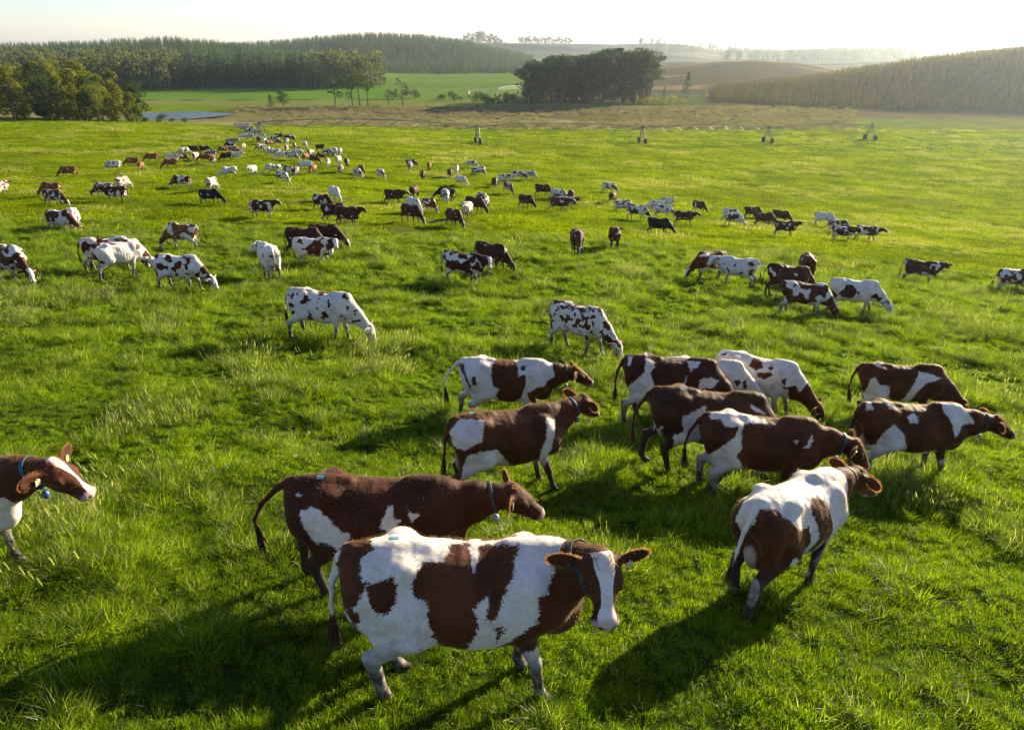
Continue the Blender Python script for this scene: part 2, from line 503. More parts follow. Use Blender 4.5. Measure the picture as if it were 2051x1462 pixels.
def relax(P, Q, it=2, lam=.5):
    for _ in range(it):
        s = np.zeros_like(P); n = np.zeros(len(P))
        for a in range(4):
            for b in ((a + 1) % 4, (a - 1) % 4):
                np.add.at(s, Q[:, a], P[Q[:, b]]); np.add.at(n, Q[:, a], 1)
        P = P + lam * (s / np.maximum(n, 1)[:, None] - P)
    return P

class Prim:
    def __init__(s, kind, a, b=None, ra=.1, rb=.1, k=.06, tag='body', M=None, sub=False):
        s.kind, s.a, s.b, s.ra, s.rb, s.k, s.tag, s.M, s.sub = kind, np.array(a, float), None if b is None else np.array(b, float), ra, rb, k, tag, M, sub
    def bounds(s):
        if s.kind == 'cap':
            r = max(s.ra, s.rb)
            return np.minimum(s.a, s.b) - r, np.maximum(s.a, s.b) + r
        if s.kind == 'ell':
            r = max(s.ra)
            return s.a - r, s.a + r
        return np.array([-1.0, -.55, .4]), np.array([1.0, .55, 1.6])
    def dist(s, X, Y, Z):
        if s.kind == 'cap':
            ba = s.b - s.a; px, py, pz = X - s.a[0], Y - s.a[1], Z - s.a[2]
            t = np.clip((px * ba[0] + py * ba[1] + pz * ba[2]) / (ba @ ba), 0, 1)
            return np.sqrt((px - t * ba[0]) ** 2 + (py - t * ba[1]) ** 2 + (pz - t * ba[2]) ** 2) - (s.ra + (s.rb - s.ra) * t)
        if s.kind == 'ell':
            px, py, pz = X - s.a[0], Y - s.a[1], Z - s.a[2]
            if s.M is not None:
                M = s.M
                px, py, pz = (px * M[0][0] + py * M[0][1] + pz * M[0][2], px * M[1][0] + py * M[1][1] + pz * M[1][2], px * M[2][0] + py * M[2][1] + pz * M[2][2])
            r = s.ra
            k0 = np.sqrt((px / r[0]) ** 2 + (py / r[1]) ** 2 + (pz / r[2]) ** 2)
            k1 = np.sqrt((px / r[0] ** 2) ** 2 + (py / r[1] ** 2) ** 2 + (pz / r[2] ** 2) ** 2)
            return k0 * (k0 - 1) / np.maximum(k1, 1e-6)
        return torso_sdf(X, Y, Z)

_TS = np.array([  # x, top, bottom, half width
    (-.90, 1.26, 1.14, .03), (-.86, 1.33, 1.08, .10), (-.80, 1.385, .98, .17), (-.68, 1.42, .88, .225), (-.52, 1.445, .76, .265),
    (-.35, 1.425, .65, .30), (-.15, 1.40, .58, .34), (.05, 1.39, .55, .36), (.25, 1.40, .56, .345), (.42, 1.43, .60, .305),
    (.55, 1.43, .67, .265), (.66, 1.35, .71, .22), (.76, 1.24, .78, .155), (.84, 1.12, .86, .07)])

def torso_sdf(X, Y, Z):
    xs = X[:, :1, :1] if X.ndim == 3 else X
    top = np.interp(xs, _TS[:, 0], _TS[:, 1]); bot = np.interp(xs, _TS[:, 0], _TS[:, 2]); w = np.interp(xs, _TS[:, 0], _TS[:, 3])
    c = (top + bot) / 2; h = (top - bot) / 2
    t = (Z - c) / h
    ww = w * (1 - .16 * np.clip(t, 0, 1.2) ** 1.5 - .10 * np.clip(-t, 0, 1) ** 2)
    q = (np.abs(Y / ww) ** 2.35 + np.abs(t) ** 2.35) ** (1 / 2.35)
    d = (q - 1) * np.minimum(w, h) * .85
    ex = np.maximum(np.abs(xs + .03) - .87, 0) + 0 * Z + 0 * Y
    return np.where(ex > 0, np.sqrt(np.maximum(d, 0) ** 2 + ex ** 2), d)

def cow_shape(poll=(1.24, 0, 1.40), yaw=0., pitch=38., legs=(0, 0, 0, 0), udder=1.0, tail=(0, 0), h=.03, thin=0.0, seedv=0):
    """legs: forward shift of hind left, hind right, front left, front right foot; tail: side swing, back swing"""
    pr = []
    A = lambda *a, **k: pr.append(Prim(*a, **k))
    A('torso', (0, 0, 0), k=.05, tag='torso')
    m = lambda r: max(r, thin)
    for i, sy in enumerate((1, -1)):
        dx = legs[i]
        hip = (-.60, sy * .14, 1.12); sti = (-.38 + .22 * dx, sy * .215, .80); hock = (-.70 + .62 * dx, sy * .185, .50)
        fet = (-.665 + dx, sy * .17, .14); hoof = (-.62 + dx, sy * .17, .05)
        A('cap', hip, sti, .185, .135, .10); A('cap', (-.76, sy * .12, 1.12), (-.62 + .3 * dx, sy * .185, .72), .105, .075, .09)
        A('cap', sti, hock, .12, m(.060), .08); A('cap', (-.75 + .62 * dx, sy * .185, .53), fet, m(.040), m(.036), .03)
        A('cap', hock, fet, m(.049), m(.038), .03); A('cap', fet, hoof, m(.043), m(.050), .03)
        A('cap', (-.60 + dx, sy * .17, .035), (-.56 + dx, sy * .17, .03), m(.056), m(.042), .02, tag='hoof')
        dx = legs[2 + i]
        elb = (.40 + .1 * dx, sy * .20, .80); kne = (.46 + .55 * dx, sy * .175, .43); fet = (.45 + dx, sy * .17, .13); hoof = (.49 + dx, sy * .17, .05)
        A('cap', (.42, sy * .17, 1.22), (.60, sy * .185, 1.0), .13, .12, .10); A('cap', (.58, sy * .19, .98), elb, .12, .09, .08)
        A('cap', elb, kne, .085, m(.050), .05); A('cap', kne, fet, m(.047), m(.036), .03); A('cap', fet, hoof, m(.041), m(.050), .03)
        A('cap', (.50 + dx, sy * .17, .035), (.54 + dx, sy * .17, .03), m(.056), m(.042), .02, tag='hoof')
        A('ell', (-.47, sy * .205, 1.355), ra=(.08, .06, .05), k=.11)      # hook bone
        A('ell', (-.81, sy * .11, 1.25), ra=(.06, .045, .05), k=.09)       # pin bone
    for sy in (1, -1):
        A('ell', (-.27, sy * .345, 1.20), ra=(.13, .075, .10), k=.09, sub=True, tag='hollow')   # hollow of the flank
        A('ell', (-.645, sy * .275, 1.33), ra=(.09, .06, .07), k=.07, sub=True, tag='hollow')
        A('ell', (.30, sy * .36, 1.22), ra=(.10, .05, .16), k=.08, sub=True, tag='hollow')
    A('cap', (-.30, 0, 1.385), (-.84, 0, 1.37), .05, .05, .06)                # sacrum
    A('cap', (.30, 0, 1.40), (.62, 0, 1.37), .07, .10, .09)                  # withers
    for sy in (1, -1):
        A('ell', (.44, sy * .215, 1.12), ra=(.10, .075, .24), k=.07)      # shoulder blade
        A('ell', (-.70, sy * .20, 1.02), ra=(.13, .07, .20), k=.08)       # thigh muscle
    A('ell', (.70, 0, .80), ra=(.17, .13, .20), k=.10)                       # brisket
    if udder > 0:
        u = udder
        A('ell', (-.40, 0, .66), ra=(.24 * u, .165 * u, .17 * u), k=.05, tag='udder')
        A('ell', (-.63, 0, .76 - .04 * u), ra=(.125 * u, .118 * u, .20 * u), k=.09, tag='udder')
        for tx in (-.5, -.3):
            for sy in (-1, 1):
                A('cap', (tx, sy * .09, .56), (tx, sy * .10, .49 - .03 * u), m(.022), m(.014), .02, tag='udder')
    poll = np.array(poll, float)
    cy, sy_ = math.cos(R(yaw)), math.sin(R(yaw)); cp, sp = math.cos(R(pitch)), math.sin(R(pitch))
    f = np.array([cp * cy, cp * sy_, -sp]); u = np.array([sp * cy, sp * sy_, cp]); s = np.cross(u, f)
    H = lambda a, b, c: poll + f * a + s * b + u * c
    Mh = [list(f), list(s), list(u)]
    # neck
    nb = np.array([.58, 0, 1.26]); nl = np.array([.66, 0, 1.0])
    mid = (nb + H(-.02, 0, -.02)) / 2 + np.array([.02, 0, .015])
    A('cap', nb, mid, .15, .115, .10, tag='neck'); A('cap', mid, H(-.01, 0, -.03), .115, .095, .06, tag='neck')
    thr = H(.02, 0, -.12); midl = (nl + thr) / 2 + np.array([0, 0, -.01])
    A('cap', nl, midl, .19, .125, .11, tag='neck'); A('cap', midl, thr, .125, .080, .07, tag='neck')
    A('cap', (nb + nl) / 2, (mid + midl) / 2, .17, .12, .09, tag='neck')
    # head
    A('ell', H(.06, 0, -.02), ra=(.12, .140, .10), k=.05, tag='head', M=Mh)
    A('ell', H(.13, 0, -.01), ra=(.14, .130, .085), k=.05, tag='head', M=Mh)
    A('cap', H(.06, 0, .0), H(.22, 0, -.005), .095, .078, .04, tag='head')
    A('cap', H(.20, 0, -.01), H(.38, 0, -.025), .076, .062, .04, tag='head')
    A('cap', H(.08, 0, -.10), H(.34, 0, -.085), .085, .050, .05, tag='head')
    A('ell', H(.40, 0, -.04), ra=(.062, .102, .064), k=.04, tag='head', M=Mh)
    A('ell', H(.428, 0, -.028), ra=(.042, .084, .042), k=.03, tag='muzzle', M=Mh)
    A('cap', H(.35, 0, -.10), H(.40, 0, -.098), .042, .034, .03, tag='muzzle')
    A('ell', H(-.01, 0, .055), ra=(.05, .06, .045), k=.04, tag='head', M=Mh)
    for q in (1, -1):
        A('ell', H(.14, q * .055, -.075), ra=(.10, .045, .07), k=.05, tag='head', M=Mh)
        A('ell', H(.165, q * .116, .012), ra=(.048, .026, .034), k=.03, tag='head', M=Mh)
        e = -f * .16 + s * q * .96 - u * .10; e /= np.linalg.norm(e)
        nrm = f * .75 + u * .55; nrm -= e * (nrm @ e); nrm /= np.linalg.norm(nrm)
        w = np.cross(nrm, e)
        Me = [list(e), list(w), list(nrm)]
        base = H(.01, q * .118, .0)
        A('cap', base, base + e * .06, .035, .03, .03, tag='ear')
        A('ell', base + e * .14, ra=(.120, .074, max(.021, thin)), k=.02, tag='ear', M=Me)
        if h < .022:
            A('ell', base + e * .14 + nrm * .026, ra=(.098, .054, .022), k=.012, tag='earin', M=Me, sub=True)
            A('ell', H(.458, q * .046, -.010), ra=(.016, .016, .012), k=.012, tag='nostril', M=Mh, sub=True)
    # tail
    ts, tb = tail
    T = [(-.80, 0, 1.385), (-.885 - tb * .12, ts * .04, 1.30), (-.93 - tb * .35, ts * .25, 1.08), (-.93 - tb * .5, ts * .6, .82 + abs(tb) * .1), (-.92 - tb * .45, ts * .95, .60 + abs(tb) * .12)]
    tr = [.045, .032, .024, .019, .016]
    for i in range(4):
        A('cap', T[i], T[i + 1], m(tr[i]), m(tr[i + 1]), .03, tag='tail')
    lo = np.min([p.bounds()[0] for p in pr if not p.sub], 0) - 2.5 * h; hi = np.max([p.bounds()[1] for p in pr if not p.sub and p.kind != 'torso'] + [[.9, .42, 1.5]], 0) + 2.5 * h
    lo = np.minimum(lo, [-1, -.42, 0]); lo[1] = max(lo[1], min(-.44, lo[1])); lo[2] = -.05
    n = np.ceil((hi - lo) / h).astype(int) + 1
    xs, ys, zs = [lo[i] + np.arange(n[i]) * h for i in range(3)]
    F = np.full(tuple(n), 1.0, np.float32)
    for p in pr:
        b0, b1 = p.bounds(); mg = p.k + 2.5 * h
        i0 = np.clip(((b0 - mg - lo) / h).astype(int), 0, n - 1); i1 = np.clip(((b1 + mg - lo) / h).astype(int) + 2, 1, n)
        sl = tuple(slice(a, b) for a, b in zip(i0, i1))
        X = xs[sl[0]][:, None, None]; Y = ys[sl[1]][None, :, None]; Z = zs[sl[2]][None, None, :]
        d = p.dist(X, Y, Z); G = F[sl]
        if p.sub:
            e = np.maximum(p.k - np.abs(G + d), 0) / p.k
            F[sl] = np.maximum(G, -d) + e * e * p.k * .25
        else:
            e = np.maximum(p.k - np.abs(G - d), 0) / p.k
            F[sl] = np.minimum(G, d) - e * e * p.k * .25
    P, Q = surface_nets(F, lo, h)
    P = relax(P, Q, 2, .4)
    X, Y, Z = P.T
    def dmin(*tags):
        return np.min([p.dist(X, Y, Z) for p in pr if p.tag in tags], 0)
    dt = pr[0].dist(X, Y, Z)
    dn = dmin('neck'); dh = dmin('head', 'muzzle', 'ear')
    d_head = np.minimum(dh, dmin('neck') + .6 * np.clip(1.0 - (P - nb) @ (H(0, 0, 0) - nb) / ((H(0, 0, 0) - nb) @ (H(0, 0, 0) - nb)) - .45, 0, 1))
    headw = sst(-.04, .10, dt - d_head)
    pink = sst(.012, -.004, dmin('udder')) if udder > 0 else np.zeros(len(P))
    mz = dmin('muzzle')
    pink = np.maximum(pink, sst(.022, .004, mz) * .9)
    loc = P - poll
    hf = loc @ f; hs = loc @ s; hu = loc @ u
    near = dh < .05
    pink = np.maximum(pink, sst(.385, .415, hf) * near * .8)
    on_ear = dmin('ear') < .012
    blaze = np.where(near & (hu > -.07) & ~on_ear & (hf > -.06), .034 + .034 * sst(.22, .02, hf) + .026 * sst(.28, .40, hf) - np.abs(hs), -.5)
    dirt = sst(.78, .28, Z) * (1 - headw)
    dark = sst(.012, -.002, dmin('hoof')) * sst(.10, .06, Z)
    if h < .022:
        dark = np.maximum(dark, sst(.010, .0, dmin('nostril')) * .9)
        dark = np.maximum(dark, sst(.020, .004, dmin('earin')) * .35)
    for q in (1, -1):
        dark = np.maximum(dark, sst(.026, .012, np.linalg.norm(P - H(.452, q * .046, -.006), axis=1)) * .85)
        de = np.linalg.norm(P - H(.165, q * .132, .012), axis=1)
        dark = np.maximum(dark, sst(.042, .026, de) * .8)
    info = dict(H=H, f=f, s=s, u=u, tail=T[-1], tail2=T[-2], nb=nb, mid=mid, midl=midl, poll=poll, thr=thr, nl=nl)
    return P, Q, dict(headw=headw, pink=pink, dirt=dirt, dark=dark, blaze=blaze), info

def poly_sd(px, py, poly):
    """signed distance to a polygon, positive inside"""
    poly = np.array(poly, float); n = len(poly)
    d = np.full(px.shape, 1e9); ins = np.zeros(px.shape, bool)
    for i in range(n):
        a = poly[i]; b = poly[(i + 1) % n]; e = b - a
        t = np.clip(((px - a[0]) * e[0] + (py - a[1]) * e[1]) / max(e @ e, 1e-9), 0, 1)
        d = np.minimum(d, np.hypot(px - a[0] - t * e[0], py - a[1] - t * e[1]))
        c = ((a[1] > py) != (b[1] > py)) & (px < (b[0] - a[0]) * (py - a[1]) / (b[1] - a[1] + 1e-12) + a[0])
        ins ^= c
    return np.where(ins, d, -d)

def cow_mesh(name, patches=None, base=0, neck=1, **kw):
    P, Q, at, info = cow_shape(**kw)
    me = mesh_np(name, P, Q, M_COAT, True)
    def fa(nm, v):
        a = me.attributes.new(nm, 'FLOAT', 'POINT'); a.data.foreach_set('value', np.asarray(v, np.float32))
    z = me.attributes.new('zone', 'FLOAT_COLOR', 'POINT')
    c = np.ones((len(P), 4), np.float32); c[:, 0] = at['headw']; c[:, 1] = at['pink']; c[:, 2] = at['dirt']
    z.data.foreach_set('color', c.ravel())
    fa('dark', at['dark']); fa('blaze', at['blaze'])
    if patches is not None:
        x0, x1, yt, hd, el, polys = patches            # traced patches: laid on the flank at the slant it is seen from
        ch, sh, ce, se = math.cos(R(hd)), math.sin(R(hd)), math.cos(R(el)), math.sin(R(el))
        Yv = np.where(P[:, 1] > .1, .2 - P[:, 1], P[:, 1])
        S_ = (x1 - x0) / (1.67 * ch)
        u = x0 + S_ * ((P[:, 0] + .87) * ch - Yv * sh)
        v = yt + S_ * ((1.34 * ce - .5 * sh * se) - (P[:, 2] * .94 * ce + (P[:, 0] * sh + Yv * ch) * se))
        sc = 1 / S_
        sd_ = np.full(len(P), -1e3)
        for pl in polys:
            sd_ = np.maximum(sd_, poly_sd(u, v, pl) * sc)
        if base: sd_ = -sd_
        if neck == 1: sd_ = np.maximum(sd_, (at['headw'] - .35) * .25)
        fa('patch', np.clip(sd_, -.5, .5))
    bv = None
    return me, info

M_FUZZ = leaf_mat('guard_hair', (.22, .13, .06), (.34, .24, .14), trans=.6, gloss=.05, scale=9, rnd=0)
def hair_mesh(name, roots, dirs, length, width, mat, bend=(0, 0, -.3), seed=1, jitter=.25):
    rr = random.Random(seed); v = []; f = []
    for r0, d0 in zip(roots, dirs):
        d = Vector(d0) + Vector((rr.uniform(-1, 1), rr.uniform(-1, 1), rr.uniform(-1, 1))) * jitter
        d.normalize(); L = length * rr.uniform(.6, 1.15)
        sd_ = d.cross(Vector((rr.uniform(-1, 1), rr.uniform(-1, 1), rr.uniform(-1, 1)))).normalized() * width
        p = Vector(r0); b = len(v)
        for i, w in enumerate((1, .8, 0)):
            q = p + d * (L * i / 2) + Vector(bend) * L * (i / 2) ** 2
            v += [tuple(q - sd_ * w), tuple(q + sd_ * w)] if w else [tuple(q)]
        f += [(b, b + 1, b + 3, b + 2), (b + 2, b + 3, b + 4)]
    return mesh_np(name, v, f, mat, True)

def dress(o_body, parent, me, info, level, seed, collar=None, tagear=1, sticker=None):
    """eyes, ear tags, hair, collar: parts of one cow"""
    rr = random.Random(seed)
    H, f, s, u = info['H'], info['f'], info['s'], info['u']
    bv = None
    def hit(o, d):
        nonlocal bv
        if bv is None: bv = BVHTree.FromPolygons([v.co[:] for v in me.vertices], [p.vertices[:] for p in me.polygons])
        r = bv.ray_cast(Vector(o), Vector(d).normalized())
        return r[0], r[1]
    # tail tuft
    t1 = Vector(info['tail']); t0 = Vector(info['tail2']); td = (t1 - t0).normalized()
    n = 90 if level == 2 else 26
    roots = [t1 - td * rr.uniform(0, .16) + Vector((rr.uniform(-1, 1), rr.uniform(-1, 1), 0)) * .014 for _ in range(n)]
    link('tail_tuft', hair_mesh('tail_tuft', roots, [td] * n, .26, .006 if level == 2 else .014, M_HAIRD, (0, 0, -.25), seed, .22), parent)
    if level == 2:
        for q in (1, -1):
            b = MB(); c = H(.168, q * .124, .014)
            b.lathe([(.001, -.021), (.012, -.018), (.019, -.009), (.021, 0), (.019, .009), (.012, .018), (.001, .021)], 12)
            e = b.obj('eye', M_EYE, parent, True); e.location = c
        roots = [H(rr.uniform(-.05, .05), rr.uniform(-.065, .065), .07) for _ in range(150)]
        dirs = [u * .9 + f * .45 + s * rr.uniform(-.6, .6) for _ in range(150)]
        link('forelock', hair_mesh('forelock', roots, dirs, .05, .0022, M_HAIR, tuple(f * .3), seed, .35), parent)
        # fine hair standing round the ears and along the back, where low light catches it
        roots = []; dirs = []
        for q in (1, -1):
            e = -f * .16 + s * q * .96 - u * .10; e /= np.linalg.norm(e)
            nrm = f * .75 + u * .55; nrm = nrm - e * (nrm @ e); nrm /= np.linalg.norm(nrm); w = np.cross(nrm, e)
            base = H(.01, q * .118, .0) + e * .135
            for i in range(260):
                a = rr.uniform(-2.6, 2.6)
                d = e * math.cos(a) + w * math.sin(a)
                roots.append(base + e * math.cos(a) * .113 + w * math.sin(a) * .069); dirs.append(d + nrm * .3)
        link('ear_fringe', hair_mesh('ear_fringe', roots, dirs, .030, .0022, M_HAIR, (0, 0, 0), seed + 1, .3), parent)
    if level == 2:                                       # short guard hair over back and flanks
        n = len(me.vertices); co = np.empty(n * 3, np.float32); me.vertices.foreach_get('co', co); co = co.reshape(-1, 3)
        nr = np.empty(n * 3, np.float32); me.vertices.foreach_get('normal', nr); nr = nr.reshape(-1, 3)
        q = np.random.RandomState(seed); ix = np.nonzero((co[:, 2] > .75) & (nr[:, 2] > -.2))[0]; ix = q.choice(ix, 7000)
        a = co[ix] + q.randn(len(ix), 3) * .006; nn = nr[ix]
        d = nn * .9 + q.randn(len(ix), 3) * .35 + np.array([-.55, 0, -.1]); d /= np.linalg.norm(d, axis=1)[:, None]
        sd2 = np.cross(d, q.randn(len(ix), 3)); sd2 /= np.linalg.norm(sd2, axis=1)[:, None]
        L = (.016 + .012 * q.rand(len(ix)))[:, None]
        VV = np.stack([a - sd2 * .0011, a + sd2 * .0011, a + d * L], 1).reshape(-1, 3)
        fo = link('guard_hair', mesh_np('guard_hair', VV, np.arange(len(VV)).reshape(-1, 3), M_FUZZ, False), parent); fo['kind'] = 'stuff'
    if level >= 1:
        for q in ((1, -1) if level == 2 else (1,)):
            if q == -1 and tagear == 1: continue
            e = -f * .16 + s * q * .96 - u * .10; e /= np.linalg.norm(e)
            nrm = f * .75 + u * .55; nrm = nrm - e * (nrm @ e); nrm /= np.linalg.norm(nrm); w = np.cross(nrm, e)
            base = H(.01, q * .118, .0) + e * .085 + nrm * .03
            b = MB(); Rm = Matrix((tuple(e), tuple(w), tuple(nrm))).transposed()
            k = 1 if level == 2 else 1.3
            b.box(Vector(base) + Vector((0, 0, -.035)), (.050 * k, .062 * k, .006), Rm)
            b.lathe([(.006, -.008), (.006, .008)], 8, c=tuple(Vector(base)))
            b.obj('ear_tag', M_TAGY, parent)
    if collar and level >= 1:
        c0 = (np.array(info['mid']) + np.array(info['midl'])) / 2; c1 = H(-.02, 0, -.08)
        c = c0 * .35 + c1 * .65; ax = Vector(c1 - c0).normalized(); ax = (ax + Vector((0, 0, .25)) * 0).normalized()
        a = Vector((0, 1, 0)); a = (a - ax * a.dot(ax)).normalized(); b2 = ax.cross(a)
        ring = []
        for j in range(28):
            t = 2 * math.pi * j / 28; d = a * math.cos(t) + b2 * math.sin(t)
            h0, _ = hit(Vector(c) + d * .5, -d)
            r = (h0 - Vector(c)).length if h0 else .13
            ring.append((d, min(r, .24)))
        v = []; fc = []
        for j, (d, r) in enumerate(ring):
            for (off, th) in ((-.019, .006), (-.019, .012), (.019, .012), (.019, .006)):
                v.append(tuple(Vector(c) + d * (r + th) + ax * off))
        m_ = len(ring)
        for j in range(m_):
            for i in range(4):
                fc.append((j * 4 + i, j * 4 + (i + 1) % 4, ((j + 1) % m_) * 4 + (i + 1) % 4, ((j + 1) % m_) * 4 + i))
        st = link('collar', mesh_np('collar', v, fc, M_STRAPBLUE if collar == 2 else M_STRAP, True), parent)
        lowp = min((Vector(c) + d * (r + .01) for d, r in ring), key=lambda q: q.z)
        b = MB(); b.tube([lowp, lowp + Vector((0, 0, -.05))], .006, 6)
        b.lathe([(.012, -.125), (.030, -.11), (.036, -.08), (.026, -.05), (.010, -.04)], 12, c=tuple(lowp))
        b.obj('pendant', M_PENDB if collar == 2 else M_PEND, st, True)
    if sticker:
        col, sx, sy = sticker
        v = []; ok = True
        for i in range(4):
            for j in range(4):
                h0, nn = hit((sx + i * .022, sy + j * .018, 2.0), (0, 0, -1))
                if h0 is None: ok = False; break
                v.append(tuple(h0 + nn * .004))
        if ok:
            fc = [(i * 4 + j, (i + 1) * 4 + j, (i + 1) * 4 + j + 1, i * 4 + j + 1) for i in range(3) for j in range(3)]
            link('rump_sticker', mesh_np('rump_sticker', v, fc, M_STICKB if col == 'b' else M_STICKG, False), parent)

RGB = {'b': (.080, .023, .007), 'd': (.058, .021, .009), 'g': (.20, .075, .018), 'k': (.010, .010, .013), 'r': (.052, .014, .005)}  # the ginger coat is partly warm sunlight put into the brown
HW = dict(poll=(1.27, 0, 1.34), pitch=38)
POSE = {
    'G': dict(poll=(1.20, .0, .60), pitch=66, legs=(.10, -.14, .16, -.10)),
    'g': dict(poll=(1.12, .22, .58), yaw=22, pitch=68, legs=(-.12, .12, -.12, .14)),
    'q': dict(poll=(1.12, -.22, .58), yaw=-24, pitch=68, legs=(.16, -.12, .02, .12)),
    'W': dict(poll=(1.25, 0, 1.33), pitch=34, legs=(.20, -.20, -.16, .20)),
    'S': dict(poll=(1.22, 0, 1.42), pitch=42, legs=(.0, .06, .02, -.04)),
    'L': dict(poll=(1.12, .18, 1.40), yaw=62, pitch=40, legs=(.05, -.05, .0, .08)),
    'l': dict(poll=(1.12, -.18, 1.40), yaw=-62, pitch=40, legs=(.0, .10, .06, -.04)),
}
_meshes = {}
def herd_mesh(pose, lod):
    key = (pose, lod)
    if key not in _meshes:
        h, thin = ((.021, .0), (.034, .030), (.052, .046))[lod]
        kw = dict(POSE[pose]); kw.update(h=h, thin=thin, udder=.8 if pose in 'GWS' else .65, tail=({'G': .05, 'g': -.10, 'q': .12, 'W': .15, 'S': 0, 'L': -.1, 'l': .1}[pose], .15))
        me, info = cow_mesh('cow_hide', **kw)
        _meshes[key] = (me, info)
    return _meshes[key]

def set_coat(o, rgb, white, seed, hero=0, blaze=1.0, scale=2.4):
    o['coat_rgb'] = [float(c) for c in RGB[rgb]]
    o['coat_white'] = float(white); o['coat_seed'] = float(seed); o['coat_hero'] = float(hero)
    o['coat_blaze'] = float(blaze); o['coat_scale'] = float(scale)

def slope_rot(x, y, hd):
    dx, dy = math.cos(hd), math.sin(hd)
    a = gz(x + dx * .6, y + dy * .6) - gz(x - dx * .6, y - dy * .6)
    return (0, -math.atan2(a, 1.2) * .85, hd)

_proto = {}
def herd_cow(x, y, hd, pose, rgb, white, label, seed, group, size=1.0):
    r = math.hypot(x, y)
    lod = 0 if r < 48 else (1 if r < 100 else 2)
    me, info = herd_mesh(pose, lod)
    hdr = R(hd); z = gz(x, y) - .02
    rr = random.Random(seed * 13 + 5)
    blz = 0.0 if rr.random() < .35 else rr.uniform(.8, 2.4 if white > .5 else 1.3)
    scl = size * rr.uniform(.97, 1.04)
    if lod == 0:
        if (pose,) in _proto:
            t = copy_tree(_proto[(pose,)])
        else:
            t = empty('cow', (0, 0, 0))
            b = link('body', me, t)
            dress(b, t, me, info, 1, len(_proto) + 3, collar=1)
            _proto[(pose,)] = t
        body = [c for c in t.children if c.name.startswith('body')][0]
    else:
        t = link('cow', me); body = t
    t.location = (x, y, z); t.rotation_euler = slope_rot(x, y, hdr)
    t.scale = (scl * rr.uniform(.95, 1.05), scl * rr.uniform(.9, 1.08), scl * .95 * rr.uniform(.96, 1.03))
    set_coat(body, rgb, white, seed * 3.71 + 1.3, 0, blz, 2.0 + 1.9 * rr.random() + (1.5 if white > .8 else 0))
    tag(t, label, 'cow', group)
    return t

def hero_cow(x, y, hd, spec, label, seed, group):
    kw = dict(spec['pose']); kw.setdefault('h', .0155)
    me, info = cow_mesh('cow_hide', patches=spec.get('patches'), base=spec.get('base', 0), neck=spec.get('neck', 1), **kw)
    t = empty('cow', (x, y, gz(x, y) - .03))
    t.rotation_euler = slope_rot(x, y, R(hd))
    sc = spec.get('size', 1.0); t.scale = (sc, sc, sc * .94)
    b = link('body', me, t)
    set_coat(b, spec.get('rgb', 'b'), spec.get('white', .5), seed * 2.3 + spec.get('so', 0), 1 if spec.get('patches') is not None else 0, spec.get('blaze', 1), spec.get('scale', 2.5))
    dress(b, t, me, info, 2, seed, spec.get('collar'), spec.get('tags', 2), spec.get('sticker'))
    tag(t, label, 'cow', group)
    return t

